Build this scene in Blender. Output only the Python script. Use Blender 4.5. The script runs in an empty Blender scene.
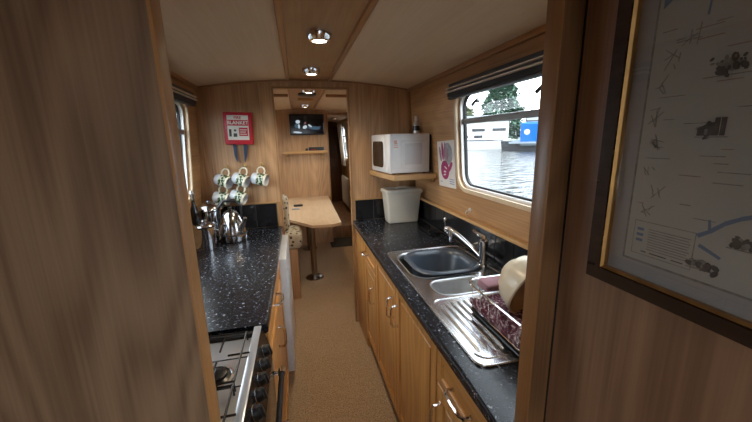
import bpy, bmesh, math, random
from mathutils import Vector, Matrix
random.seed(7)
sc = bpy.context.scene
C = sc.collection
PI = math.pi
W = {}                                  # world location of every object made here

# ------------------------------------------------------------------ materials
def new_mat(name):
    m = bpy.data.materials.new(name); m.use_nodes = True
    nt = m.node_tree; nt.nodes.clear()
    out = nt.nodes.new('ShaderNodeOutputMaterial')
    p = nt.nodes.new('ShaderNodeBsdfPrincipled')
    nt.links.new(p.outputs[0], out.inputs[0])
    return m, nt, p, out

def rgba(c): return (c[0], c[1], c[2], 1)

def plain(name, col, rough=.5, metal=0, spec=.5, coat=0, bump=0, bscale=200, var=.08, vscale=12):
    m, nt, p, out = new_mat(name)
    N, L = nt.nodes, nt.links
    tc = N.new('ShaderNodeTexCoord')
    nz = N.new('ShaderNodeTexNoise'); nz.inputs['Scale'].default_value = vscale; nz.inputs['Detail'].default_value = 4
    L.new(tc.outputs['Object'], nz.inputs['Vector'])
    r = N.new('ShaderNodeValToRGB')
    r.color_ramp.elements[0].position = .3; r.color_ramp.elements[1].position = .7
    r.color_ramp.elements[0].color = rgba([c*(1-var) for c in col]); r.color_ramp.elements[1].color = rgba([min(1, c*(1+var)) for c in col])
    L.new(nz.outputs[0], r.inputs[0]); L.new(r.outputs[0], p.inputs['Base Color'])
    p.inputs['Roughness'].default_value = rough; p.inputs['Metallic'].default_value = metal
    p.inputs['Specular IOR Level'].default_value = spec; p.inputs['Coat Weight'].default_value = coat
    if bump:
        n2 = N.new('ShaderNodeTexNoise'); n2.inputs['Scale'].default_value = bscale
        L.new(tc.outputs['Object'], n2.inputs['Vector'])
        b = N.new('ShaderNodeBump'); b.inputs['Strength'].default_value = bump; b.inputs['Distance'].default_value = .002
        L.new(n2.outputs[0], b.inputs['Height']); L.new(b.outputs[0], p.inputs['Normal'])
    return m

def wood(name, light, dark, grain='z', rough=.45, arcs=.5, freq=40, fine=1, scale=1.0, spec=.4):
    m, nt, p, out = new_mat(name)
    N, L = nt.nodes, nt.links
    tc = N.new('ShaderNodeTexCoord')
    def mapped(across, along):
        mp = N.new('ShaderNodeMapping')
        s = [across, across, across]; s['xyz'.index(grain)] = along
        mp.inputs['Scale'].default_value = s
        L.new(tc.outputs['Object'], mp.inputs['Vector']); return mp
    m1 = mapped(3.2*scale, .55*scale)
    n1 = N.new('ShaderNodeTexNoise'); n1.inputs['Scale'].default_value = 1.0; n1.inputs['Detail'].default_value = 1.5
    L.new(m1.outputs[0], n1.inputs['Vector'])
    mul = N.new('ShaderNodeMath'); mul.operation = 'MULTIPLY'; mul.inputs[1].default_value = freq*2.4
    L.new(n1.outputs[0], mul.inputs[0])
    sn = N.new('ShaderNodeMath'); sn.operation = 'SINE'; L.new(mul.outputs[0], sn.inputs[0])
    m2 = mapped(130*scale, 2.5*scale)
    n2 = N.new('ShaderNodeTexNoise'); n2.inputs['Scale'].default_value = 1.0; n2.inputs['Detail'].default_value = 3
    L.new(m2.outputs[0], n2.inputs['Vector'])
    m3 = mapped(9*scale, .5*scale)
    n3 = N.new('ShaderNodeTexNoise'); n3.inputs['Scale'].default_value = 1.0; n3.inputs['Detail'].default_value = 2
    L.new(m3.outputs[0], n3.inputs['Vector'])
    def madd(a, k, c):
        q = N.new('ShaderNodeMath'); q.operation = 'MULTIPLY_ADD'; q.inputs[1].default_value = k
        L.new(a, q.inputs[0])
        if isinstance(c, float): q.inputs[2].default_value = c
        else: L.new(c, q.inputs[2])
        return q.outputs[0]
    v = madd(sn.outputs[0], .16*arcs, .5 - .35*fine - .3 + .0)
    v = madd(n2.outputs[0], .7*fine, v)
    v = madd(n3.outputs[0], .6, v)
    r = N.new('ShaderNodeValToRGB')
    r.color_ramp.elements[0].position = .2; r.color_ramp.elements[1].position = .72
    r.color_ramp.elements[0].color = rgba(dark); r.color_ramp.elements[1].color = rgba(light)
    L.new(v, r.inputs[0]); L.new(r.outputs[0], p.inputs['Base Color'])
    p.inputs['Roughness'].default_value = rough; p.inputs['Specular IOR Level'].default_value = spec
    b = N.new('ShaderNodeBump'); b.inputs['Strength'].default_value = .08; b.inputs['Distance'].default_value = .001
    L.new(n2.outputs[0], b.inputs['Height']); L.new(b.outputs[0], p.inputs['Normal'])
    return m

def flecked(name):
    m, nt, p, out = new_mat(name); N, L = nt.nodes, nt.links
    tc = N.new('ShaderNodeTexCoord')
    prev = None
    for sc_, th, col in ((60, .22, (.12, .135, .165)), (95, .22, (.07, .08, .10)), (38, .15, (.34, .36, .40))):
        v = N.new('ShaderNodeTexVoronoi'); v.inputs['Scale'].default_value = sc_
        nz = N.new('ShaderNodeTexNoise'); nz.inputs['Scale'].default_value = sc_*1.7
        mx = N.new('ShaderNodeMixRGB'); mx.blend_type = 'LINEAR_LIGHT'; mx.inputs[0].default_value = .012
        L.new(tc.outputs['Object'], nz.inputs['Vector']); L.new(tc.outputs['Object'], mx.inputs[1]); L.new(nz.outputs['Color'], mx.inputs[2])
        L.new(mx.outputs[0], v.inputs['Vector'])
        lt = N.new('ShaderNodeMath'); lt.operation = 'LESS_THAN'; lt.inputs[1].default_value = th
        L.new(v.outputs['Distance'], lt.inputs[0])
        mc = N.new('ShaderNodeMixRGB'); L.new(lt.outputs[0], mc.inputs[0])
        if prev is None: mc.inputs[1].default_value = (.009, .011, .016, 1)
        else: L.new(prev, mc.inputs[1])
        mc.inputs[2].default_value = rgba(col); prev = mc.outputs[0]
    L.new(prev, p.inputs['Base Color'])
    p.inputs['Roughness'].default_value = .24; p.inputs['Specular IOR Level'].default_value = .3
    return m

def speckle(name, cols, scale, rough=.9, bump=.5, dist=.003):
    m, nt, p, out = new_mat(name); N, L = nt.nodes, nt.links
    tc = N.new('ShaderNodeTexCoord')
    nz = N.new('ShaderNodeTexNoise'); nz.inputs['Scale'].default_value = scale; nz.inputs['Detail'].default_value = 5; nz.inputs['Roughness'].default_value = .7
    L.new(tc.outputs['Object'], nz.inputs['Vector'])
    r = N.new('ShaderNodeValToRGB'); e = r.color_ramp.elements
    e[0].position = .35; e[1].position = .65
    e[0].color = rgba(cols[0]); e[1].color = rgba(cols[-1])
    if len(cols) == 3:
        q = e.new(.5); q.color = rgba(cols[1])
    L.new(nz.outputs[0], r.inputs[0]); L.new(r.outputs[0], p.inputs['Base Color'])
    p.inputs['Roughness'].default_value = rough; p.inputs['Specular IOR Level'].default_value = .15
    b = N.new('ShaderNodeBump'); b.inputs['Strength'].default_value = bump; b.inputs['Distance'].default_value = dist
    L.new(nz.outputs[0], b.inputs['Height']); L.new(b.outputs[0], p.inputs['Normal'])
    return m

def blotch(name, base, spot, scale, th, rough=.8):
    m, nt, p, out = new_mat(name); N, L = nt.nodes, nt.links
    tc = N.new('ShaderNodeTexCoord')
    v = N.new('ShaderNodeTexVoronoi'); v.inputs['Scale'].default_value = scale
    L.new(tc.outputs['Object'], v.inputs['Vector'])
    r = N.new('ShaderNodeValToRGB'); r.color_ramp.elements[0].position = th; r.color_ramp.elements[1].position = th+.08
    r.color_ramp.elements[0].color = rgba(spot); r.color_ramp.elements[1].color = rgba(base)
    L.new(v.outputs['Distance'], r.inputs[0]); L.new(r.outputs[0], p.inputs['Base Color'])
    p.inputs['Roughness'].default_value = rough
    return m

def emit(name, col, s):
    m = bpy.data.materials.new(name); m.use_nodes = True; nt = m.node_tree; nt.nodes.clear()
    o = nt.nodes.new('ShaderNodeOutputMaterial'); e = nt.nodes.new('ShaderNodeEmission')
    e.inputs[0].default_value = rgba(col); e.inputs[1].default_value = s
    nt.links.new(e.outputs[0], o.inputs[0]); return m

def thin_glass(name, tint=(1, 1, 1), ior=1.45, rough=0.0):
    m = bpy.data.materials.new(name); m.use_nodes = True; nt = m.node_tree; nt.nodes.clear()
    N, L = nt.nodes, nt.links
    o = N.new('ShaderNodeOutputMaterial'); t = N.new('ShaderNodeBsdfTransparent'); g = N.new('ShaderNodeBsdfGlossy')
    t.inputs[0].default_value = rgba(tint); g.inputs['Roughness'].default_value = rough
    lw = N.new('ShaderNodeLayerWeight'); lw.inputs[0].default_value = .5
    pw = N.new('ShaderNodeMath'); pw.operation = 'POWER'; pw.inputs[1].default_value = 5; L.new(lw.outputs['Facing'], pw.inputs[0])
    f = N.new('ShaderNodeMath'); f.operation = 'MULTIPLY_ADD'; f.inputs[1].default_value = .9; f.inputs[2].default_value = ((ior-1)/(ior+1))**2; L.new(pw.outputs[0], f.inputs[0])
    mx = N.new('ShaderNodeMixShader')
    L.new(f.outputs[0], mx.inputs[0]); L.new(t.outputs[0], mx.inputs[1]); L.new(g.outputs[0], mx.inputs[2]); L.new(mx.outputs[0], o.inputs[0])
    return m

M = {}
M['oak_wall'] = wood('oak_wall_panel', (.54, .325, .17), (.27, .145, .065), 'z', .42, arcs=.45)
M['oak_side'] = wood('oak_side_panel', (.54, .31, .145), (.29, .15, .06), 'y', .42, arcs=.35)
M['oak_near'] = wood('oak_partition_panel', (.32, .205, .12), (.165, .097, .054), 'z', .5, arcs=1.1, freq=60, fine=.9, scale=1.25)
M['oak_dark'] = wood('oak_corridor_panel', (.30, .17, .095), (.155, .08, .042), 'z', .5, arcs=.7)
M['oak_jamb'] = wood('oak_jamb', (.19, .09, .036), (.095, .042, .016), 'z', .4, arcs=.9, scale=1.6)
M['oak_edge'] = wood('oak_lipping', (.52, .27, .10), (.36, .17, .06), 'z', .35, arcs=.2)
M['oak_edge2'] = wood('oak_post_lipping', (.32, .155, .055), (.19, .085, .03), 'z', .35, arcs=.2)
M['trim_y']     = wood('oak_trim_lengthwise', (.42, .22, .085), (.26, .12, .045), 'y', .35, arcs=.2)
M['trim_x']     = wood('oak_trim_crosswise', (.42, .22, .085), (.26, .12, .045), 'x', .35, arcs=.2)
M['trim_z']     = wood('oak_trim_upright', (.38, .20, .08), (.24, .12, .045), 'z', .35, arcs=.2)
M['ceil'] = wood('pale_ply', (.74, .60, .44), (.62, .49, .34), 'y', .6, arcs=.15, fine=.7)
M['ceil_mid'] = wood('oak_ply', (.46, .29, .15), (.36, .21, .10), 'y', .5, arcs=.4)
M['cab'] = wood('golden_oak_door', (.60, .305, .095), (.36, .155, .036), 'z', .32, arcs=.7)
M['cab_y'] = wood('golden_oak_drawer', (.60, .305, .095), (.36, .155, .036), 'y', .32, arcs=.5)
M['plinthw'] = wood('dark_plinth', (.14, .065, .025), (.08, .035, .013), 'y', .5)
M['hob'] = plain('pale_hob_enamel', (.52, .54, .57), .22, .35, var=.03)
M['tape'] = plain('navy_tape', (.02, .045, .10), .7)
M['cab_in']     = plain('cabinet_carcass', (.50, .34, .17), .6)
M['ledge']      = wood('pine_ledge', (.62, .39, .17), (.45, .26, .10), 'y', .4, arcs=.3)
M['shelfw'] = wood('beech_shelf', (.47, .28, .115), (.33, .185, .07), 'x', .4, arcs=.3)
M['table']      = wood('beech_table', (.66, .48, .30), (.53, .36, .21), 'y', .35, arcs=.4)
M['carpet'] = speckle('tan_carpet', ((.20, .125, .07), (.36, .245, .145), (.54, .40, .26)), 170)
M['worktop']    = flecked('flecked_black_laminate')
M['tile']       = plain('black_tile', (.012, .012, .014), .12, var=.2)
M['grout']      = plain('dark_grout', (.07, .07, .07), .8)
M['steel'] = plain('brushed_steel', (.70, .71, .73), .22, 1, var=.05, vscale=60)
M['steel_dull'] = plain('dull_steel', (.55, .56, .57), .4, 1, var=.06, vscale=40)
M['chrome']     = plain('chrome', (.82, .82, .84), .08, 1, var=.01)
M['pansteel'] = plain('polished_pan_steel', (.46, .47, .49), .14, 1, var=.04)
M['chromed'] = plain('dull_chrome', (.36, .33, .30), .2, 1, var=.05)
M['black']      = plain('black_plastic', (.012, .012, .013), .35)
M['blackm']     = plain('black_enamel', (.015, .015, .016), .25)
M['blackgloss'] = plain('black_glass', (.006, .006, .007), .06)
M['white']      = plain('white_plastic', (.74, .74, .73), .4, var=.03)
M['whiteapp'] = plain('white_enamel', (.56, .59, .63), .3, var=.08, vscale=7)
M['micro']      = plain('pale_grey_enamel', (.68, .69, .70), .35, var=.02)
M['microin'] = plain('grey_enamel', (.56, .57, .59), .4, var=.02)
M['cream']      = plain('cream_plastic', (.66, .63, .55), .45, var=.03)
M['creamlid']   = plain('cream_lid', (.60, .58, .51), .4, var=.03)
M['stone']      = plain('cream_stoneware', (.72, .64, .48), .3, var=.06, vscale=9)
M['tan']        = plain('tan_shade', (.46, .29, .15), .4, var=.15, vscale=14)  # tan stands for the shade inside the cream bowl
M['navy'] = plain('slate_blue_plastic', (.060, .078, .105), .3, var=.06)
M['red']        = plain('red_plastic', (.48, .012, .028), .4, var=.05)
M['paper']      = plain('white_paper', (.72, .70, .66), .8, var=.04)
M['mappaper'] = plain('map_paper', (.29, .29, .26), .7, var=.06, vscale=6)
M['matboard'] = plain('mount_board', (.25, .245, .24), .8, var=.03)
M['ink'] = plain('dark_ink', (.05, .05, .05), .8, var=.4, vscale=80)
M['inkmid'] = plain('grey_ink', (.155, .15, .14), .8, var=.3, vscale=120)
M['inkred'] = plain('red_ink', (.22, .15, .12), .8)
M['river'] = plain('river_blue', (.095, .14, .22), .8, var=.1)
M['pink'] = plain('crimson_paint', (.36, .035, .14), .6, var=.35, vscale=60)
M['violet'] = plain('mauve_paint', (.33, .19, .25), .6, var=.3, vscale=60)
M['greypaint']  = plain('grey_paint', (.32, .34, .36), .7, var=.25, vscale=40)
M['blueink']    = plain('blue_ink', (.22, .27, .52), .7)
M['framedark']  = wood('dark_frame', (.035, .018, .012), (.018, .009, .006), 'y', .25, arcs=.3)
M['gold'] = plain('gilt', (.36, .19, .06), .35, .7, var=.15, vscale=40)
M['glass'] = thin_glass('window_glass', ior=1.22)
M['picglass']   = thin_glass('picture_glass', ior=1.5)
M['alu'] = plain('painted_aluminium', (.24, .24, .24), .4, .3)
M['alub']       = plain('bright_aluminium', (.82, .82, .80), .35, .2)
M['rubber']     = plain('black_rubber', (.012, .012, .013), .6)
M['blind']      = plain('charcoal_blind', (.030, .032, .040), .5)
M['slat'] = plain('pale_slat', (.80, .74, .64), .35)
M['liner']      = wood('pale_oak_liner', (.74, .60, .42), (.62, .47, .30), 'z', .4, arcs=.2)
M['tea']        = speckle('maroon_fleck_cloth', ((.085, .02, .038), (.16, .06, .085), (.80, .70, .74)), 75, .9, .6, .004)
M['pinkcloth']  = plain('dusty_pink_cloth', (.36, .20, .24), .9, bump=.4)
M['uphol'] = blotch('floral_upholstery', (.46, .40, .29), (.05, .035, .03), 27, .33)
M['floral']     = blotch('mug_floral', (.55, .58, .46), (.035, .075, .025), 62, .52, .25)
M['mug'] = plain('white_china', (.62, .65, .68), .2, var=.02)
M['mugrim']     = plain('cream_rim_china', (.74, .70, .55), .2, var=.03)
M['lamp']       = emit('halogen_disc', (1, .84, .62), 14)
M['screen']     = plain('tv_screen', (.004, .004, .006), .12, var=.1)
M['scr_white']  = emit('screen_white', (.75, .85, .95), .3)
M['scr_blue']   = emit('screen_blue', (.25, .42, .60), .10)
M['scr_pink']   = emit('screen_pink', (.7, .35, .35), .12)
M['led']        = emit('display_red', (1, .12, .06), .12)
M['mat']        = speckle('dark_mat', ((.02, .02, .02), (.05, .045, .04), (.09, .08, .07)), 60)
M['curtain']    = plain('pale_curtain', (.62, .60, .58), .85, var=.1)
M['brownwood']  = wood('dark_brown_door', (.10, .045, .02), (.055, .022, .01), 'z', .4)
M['brass']      = plain('dull_brass', (.45, .32, .13), .3, 1)
M['sticker']    = plain('pink_sticker', (.68, .36, .34), .6)
M['bottle']     = thin_glass('bottle_clear', (.75, .78, .80))
M['bone']       = plain('bone_white', (.70, .68, .62), .5)
M['blueboat'] = plain('blue_boat_paint', (.006, .075, .30), .7, spec=.1, var=.04)
M['palegrey'] = plain('pale_grey_paint', (.17, .20, .23), .6)
M['hulldark'] = plain('dark_hull', (.012, .013, .016), .5)
M['hullgrey'] = plain('grey_hull', (.045, .06, .07), .5)
M['boatwhite'] = plain('white_boat', (.42, .42, .41), .4)
M['bank'] = plain('pale_bank', (.16, .16, .14), .9, var=.15, vscale=2)
M['grass'] = plain('grass', (.06, .08, .035), .9, var=.3, vscale=1)
M['leaf'] = plain('conifer_leaf', (.085, .14, .10), .9, spec=.1, var=.3, vscale=1.2)  # green lightened so the colour carries the haze at the window
M['leaf2'] = plain('willow_leaf', (.12, .14, .075), .9, spec=.1, var=.25, vscale=1.2)
M['bark']       = plain('bark', (.12, .09, .06), .9)

def water_mat():
    m, nt, p, out = new_mat('canal_water_surface'); N, L = nt.nodes, nt.links
    p.inputs['Base Color'].default_value = (.022, .025, .022, 1); p.inputs['Roughness'].default_value = .06; p.inputs['IOR'].default_value = 1.33
    tc = N.new('ShaderNodeTexCoord'); mp = N.new('ShaderNodeMapping'); mp.inputs['Rotation'].default_value = (0, 0, .6); mp.inputs['Scale'].default_value = (1, 2.2, 1)
    nz = N.new('ShaderNodeTexNoise'); nz.inputs['Scale'].default_value = 1.6; nz.inputs['Detail'].default_value = 4
    L.new(tc.outputs['Object'], mp.inputs['Vector']); L.new(mp.outputs[0], nz.inputs['Vector'])
    b = N.new('ShaderNodeBump'); b.inputs['Strength'].default_value = .6; b.inputs['Distance'].default_value = .2
    L.new(nz.outputs[0], b.inputs['Height']); L.new(b.outputs[0], p.inputs['Normal'])
    return m
M['water'] = water_mat()

# ------------------------------------------------------------------ mesh builder
class B:
    """collects shapes into ONE mesh; b.m picks the material slot"""
    def __init__(s): s.bm = bmesh.new(); s.mats = []; s.i = 0
    def use(s, key):
        if key not in s.mats: s.mats.append(key)
        s.i = s.mats.index(key); return s
    def _take(s, t, mx=None):
        if mx is not None: bmesh.ops.transform(t, matrix=mx, verts=t.verts)
        bmesh.ops.recalc_face_normals(t, faces=t.faces)
        mp = {v: s.bm.verts.new(v.co) for v in t.verts}
        for f in t.faces:
            try:
                nf = s.bm.faces.new([mp[v] for v in f.verts]); nf.material_index = s.i
            except ValueError: pass
        t.free(); return s
    def box(s, x0, x1, y0, y1, z0, z1, bev=0, seg=2, mx=None):
        t = bmesh.new(); bmesh.ops.create_cube(t, size=1)
        for v in t.verts:
            v.co = ((x0+x1)/2+v.co.x*(x1-x0), (y0+y1)/2+v.co.y*(y1-y0), (z0+z1)/2+v.co.z*(z1-z0))
        if bev: bmesh.ops.bevel(t, geom=t.edges[:], offset=bev, segments=seg, profile=.5, affect='EDGES')
        return s._take(t, mx)
    def loft(s, loops, caps=(True, True), closed=False, mx=None):
        t = bmesh.new(); R = [[t.verts.new(p) for p in l] for l in loops]; n = len(R[0])
        pairs = list(zip(R, R[1:]))
        if closed: pairs.append((R[-1], R[0]))
        for a, b in pairs:
            for k in range(n):
                t.faces.new((a[k], a[(k+1) % n], b[(k+1) % n], b[k]))
        if not closed:
            if caps[0]: t.faces.new(R[0][::-1])
            if caps[1]: t.faces.new(R[-1])
        return s._take(t, mx)
    def tube(s, pts, r, seg=8, closed=False, mx=None):
        pts = [Vector(p) for p in pts]; n = len(pts)
        rs = r if isinstance(r, (list, tuple)) else [r]*n
        loops = []; up = None
        for i, p in enumerate(pts):
            if closed: d = pts[(i+1) % n]-pts[i-1]
            else: d = pts[min(i+1, n-1)]-pts[max(i-1, 0)]
            d.normalize()
            if up is None:
                up = d.orthogonal().normalized()
            up = (up - d*up.dot(d)).normalized(); sd = d.cross(up)
            loops.append([p+(up*math.cos(2*PI*k/seg)+sd*math.sin(2*PI*k/seg))*rs[i] for k in range(seg)])
        return s.loft(loops, closed=closed, mx=mx)
    def lathe(s, prof, c=(0, 0, 0), seg=24, mx=None, caps=(True, True)):
        loops = [[(c[0]+max(r, .0004)*math.cos(2*PI*k/seg), c[1]+max(r, .0004)*math.sin(2*PI*k/seg), c[2]+z) for k in range(seg)] for r, z in prof]
        return s.loft(loops, caps=caps, mx=mx)
    def poly(s, outer, holes, fa, fb, mx=None):
        """prism of a polygon with holes: fa/fb map (u,v) to the two faces"""
        t = bmesh.new(); edges = []; loops = []; allp = []
        for lp in [outer]+list(holes):
            vs = [t.verts.new((u, v, 0)) for u, v in lp]
            edges += [t.edges.new((vs[k], vs[(k+1) % len(vs)])) for k in range(len(vs))]
            loops.append(range(len(allp), len(allp)+len(lp))); allp += list(lp)
        t.verts.index_update()
        bmesh.ops.triangle_fill(t, use_beauty=True, use_dissolve=False, edges=edges)
        tris = [[v.index for v in f.verts] for f in t.faces]; t.free()
        t = bmesh.new()
        A = [t.verts.new(fa(*q)) for q in allp]; Z = [t.verts.new(fb(*q)) for q in allp]
        for tri in tris:
            t.faces.new([A[k] for k in tri]); t.faces.new([Z[k] for k in tri][::-1])
        for lp in loops:
            n = len(lp)
            for k in range(n):
                a, b = lp[k], lp[(k+1) % n]
                t.faces.new((A[a], A[b], Z[b], Z[a]))
        return s._take(t, mx)
    def quad(s, *p):
        t = bmesh.new(); t.faces.new([t.verts.new(q) for q in p]); return s._take(t)
    def mesh(s, me, mx=None):
        t = bmesh.new(); t.from_mesh(me); return s._take(t, mx)

def rrect(cx, cy, hx, hy, r, n=5):
    out = []
    for (sx, sy, a0) in ((1, 1, 0), (-1, 1, PI/2), (-1, -1, PI), (1, -1, 3*PI/2)):
        for k in range(n+1):
            a = a0+PI/2*k/n
            out.append((cx+sx*(hx-r)+r*math.cos(a), cy+sy*(hy-r)+r*math.sin(a)))
    return out

def tag(o, label=None, cat=None, group=None, kind=None):
    if label: o['label'] = label
    if cat: o['category'] = cat
    if group: o['group'] = group
    if kind: o['kind'] = kind
    return o

def thing(name, loc, label, cat, group=None, rz=0):
    o = bpy.data.objects.new(name, None); C.objects.link(o); o.empty_display_size = .05
    o.location = loc; o.rotation_euler = (0, 0, rz); W[o.name] = Vector(loc)
    return tag(o, label, cat, group)

def obj(name, b, mat=None, parent=None, smooth=True, ang=35, local=False, kind=None, label=None, cat=None, group=None):
    bm = b.bm
    if parent is not None: org = Vector((0, 0, 0)) if local else W[parent.name]
    else:
        xs = [v.co.x for v in bm.verts]; ys = [v.co.y for v in bm.verts]; zs = [v.co.z for v in bm.verts]
        org = Vector(((min(xs)+max(xs))/2, (min(ys)+max(ys))/2, min(zs)))
    for v in bm.verts: v.co -= org
    me = bpy.data.meshes.new(name); bm.to_mesh(me); bm.free()
    keys = b.mats if b.mats else [mat]
    for k in keys: me.materials.append(M[k])
    if smooth:
        for p in me.polygons: p.use_smooth = True
        me.set_sharp_from_angle(angle=math.radians(ang))
    o = bpy.data.objects.new(name, me); C.objects.link(o)
    if parent is not None:
        o.parent = parent; W[o.name] = W[parent.name].copy() if not local else Vector((0, 0, 0))
        if local: W[o.name] = W[parent.name].copy()
    else:
        o.location = org; W[o.name] = org
    return tag(o, label, cat, group, kind)

def struct(name, b, mat=None, parent=None, label=None, cat=None, **k):
    o = obj(name, b, mat, parent, **k)
    if parent is None: tag(o, label, cat, kind='structure')
    return o

def text_mesh(s, size, bold=0.0):
    cu = bpy.data.curves.new('lettering', 'FONT'); cu.body = s; cu.size = size; cu.extrude = .0004; cu.offset = bold
    cu.align_x = 'CENTER'; cu.align_y = 'CENTER'
    o = bpy.data.objects.new('lettering', cu)
    me = bpy.data.meshes.new_from_object(o); bpy.data.objects.remove(o); return me

# ------------------------------------------------------------------ the boat's section
XC = .125
def xr(z): return .95 if z < 1.085 else .95-.0714*(z-1.085)      # right side leans in above the gunwale
def xl(z): return 2*XC-xr(z)
def zc(x): return 1.985-.10*(x-XC)**2                             # cambered roof
Y0, Y1 = -2.2, 7.4
PB = 2.58                                                         # kitchen's back partition
PN = .50                                                          # partition the camera looks through

# floor
b = B().box(-.80, 1.05, Y0, Y1, -.04, 0); struct('floor', b, 'carpet', label='speckled tan carpet floor running through the boat', cat='floor')
# ceiling (centre panel + two side panels in one skin)
b = B()
xs = [-.80+.05*k for k in range(0, 38)]
def ceil_strip(x0, x1, key, ya=Y0, yb=Y1):
    b.use(key); n = 8
    pts = [x0+(x1-x0)*k/n for k in range(n+1)]
    lp = [(x, zc(x)) for x in pts]+[(x, zc(x)+.03) for x in reversed(pts)]
    b.loft([[(x, ya, z) for x, z in lp], [(x, yb, z) for x, z in lp]])
ceil_strip(-.72, -.027, 'ceil'); ceil_strip(-.027, .271, 'ceil_mid', Y0, -1.35); ceil_strip(-.027, .271, 'ceil_mid', -.55, Y1); ceil_strip(.271, .97, 'ceil')
struct('ceiling', b, label='cambered ceiling of pale ply with a browner centre panel', cat='ceiling')

t = thing('window_7', (.122, -.95, 1.985), None, None); tag(t, kind='structure')  # unseen roof light added to brighten the space behind the camera
obj('window_pane', B().box(-.025, .269, -1.348, -.552, 2.000, 2.004), 'glass', t)
# side walls with window openings
RW = [(.80, 1.805, 1.255, 1.80), (3.25, 4.35, 1.255, 1.80), (5.75, 6.95, 1.2, 1.80)]
LW = [(1.36, 2.36, 1.20, 1.80), (3.25, 4.35, 1.20, 1.80), (-1.5, -.7, 1.25, 1.75)]
T = .055
def hole(w, g=0, r=.09): return rrect((w[0]+w[1])/2, (w[2]+w[3])/2, (w[1]-w[0])/2+g, (w[3]-w[2])/2+g, r+g, 6)
b = B()
b.box(.95, .95+T, Y0, Y1, 0, 1.085)
b.poly([(Y0, 1.085), (Y1, 1.085), (Y1, 1.94), (Y0, 1.94)], [hole(w) for w in RW], lambda u, v: (xr(v), u, v), lambda u, v: (xr(v)+T, u, v))
struct('wall_right', b, 'oak_side', label='oak panelled cabin side wall on the right with the window', cat='wall')
b = B()
b.box(-.70-T, -.70, Y0, Y1, 0, 1.085)
b.poly([(Y0, 1.085), (Y1, 1.085), (Y1, 1.94), (Y0, 1.94)], [hole(w) for w in LW], lambda u, v: (xl(v), u, v), lambda u, v: (xl(v)-T, u, v))
struct('wall_left', b, 'oak_side', label='oak panelled cabin side wall on the left', cat='wall')

# back partition with doorway into the dining cabin
def top_line(x0, x1, n=12): return [(x0+(x1-x0)*k/n, zc(x0+(x1-x0)*k/n)) for k in range(n+1)]
def part_wall(y, t, door, name, mat, label):
    x0, x1, zt = door
    out = [(-.70, 0), (x0, 0), (x0, zt), (x1, zt), (x1, 0), (.95, 0), (.95, 1.085), (xr(1.92), zc(.89))]
    out += top_line(xr(1.92), xl(1.92))[1:-1]+[(xl(1.92), zc(.89)), (-.70, 1.085)]
    b = B().poly(out, [], lambda u, v: (u, y, v), lambda u, v: (u, y+t, v))
    return struct(name, b, mat, label=label, cat='wall')
part_wall(PB, .04, (-.145, .41, 1.93), 'wall_back', 'oak_wall', 'oak panelled partition with the doorway to the dining cabin')
# doorway lining
b = B(); t = .018
b.box(-.147, -.135, PB-.006, PB+.046, 0, 1.932); b.box(.40, .412, PB-.006, PB+.046, 0, 1.932); b.box(-.147, .412, PB-.006, PB+.046, 1.92, 1.934)
struct('trim_1', b, 'trim_z', label='thin dark oak lining round the dining cabin doorway', cat='trim')

# near partition
b = B()
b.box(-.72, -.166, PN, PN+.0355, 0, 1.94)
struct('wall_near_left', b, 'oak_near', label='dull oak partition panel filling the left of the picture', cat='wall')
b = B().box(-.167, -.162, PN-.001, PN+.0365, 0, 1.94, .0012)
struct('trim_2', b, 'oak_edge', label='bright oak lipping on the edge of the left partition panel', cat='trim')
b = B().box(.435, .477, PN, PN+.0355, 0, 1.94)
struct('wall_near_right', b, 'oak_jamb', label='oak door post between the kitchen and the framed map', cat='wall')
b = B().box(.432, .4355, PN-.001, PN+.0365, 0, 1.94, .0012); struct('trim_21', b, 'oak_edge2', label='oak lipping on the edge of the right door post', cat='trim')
b = B().box(-.160, .430, PN, PN+.035, 1.86, 1.985)
struct('wall_near_top', b, 'oak_near', label='oak header above the near doorway', cat='wall')
b = B().box(.505, .93, PN+.0, PN+.035, 0, 1.93); struct('wall_near_end', b, 'oak_wall', label='oak panel closing the kitchen behind the door post', cat='wall')
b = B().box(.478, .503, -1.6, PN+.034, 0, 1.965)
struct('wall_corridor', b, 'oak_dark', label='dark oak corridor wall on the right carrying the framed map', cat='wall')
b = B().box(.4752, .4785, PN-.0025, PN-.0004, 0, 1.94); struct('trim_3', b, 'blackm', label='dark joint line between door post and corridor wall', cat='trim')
# stern bulkhead behind the viewer with an unseen hatch added to let daylight in
b = B(); b.poly([(-.70, 0), (.95, 0), (.95, 1.085), (.89, 1.92), (-.64, 1.92), (-.70, 1.085)], [[(-.25, .25), (.42, .25), (.42, 1.75), (-.25, 1.75)]], lambda u, v: (u, Y0, v), lambda u, v: (u, Y0-.04, v))
struct('wall_rear', b, 'oak_wall', label='oak stern bulkhead with an open hatch added for daylight', cat='wall')
b = B().poly([(-.76, 0), (1.0, 0), (1.0, 1.085), (.95, 1.95), (.125, 2.0), (-.70, 1.95), (-.76, 1.085)], [], lambda u, v: (u, Y1, v), lambda u, v: (u, Y1+.04, v))
struct('wall_far', b, 'brownwood', label='dark wooden bulkhead at the far end of the boat', cat='wall')

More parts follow.
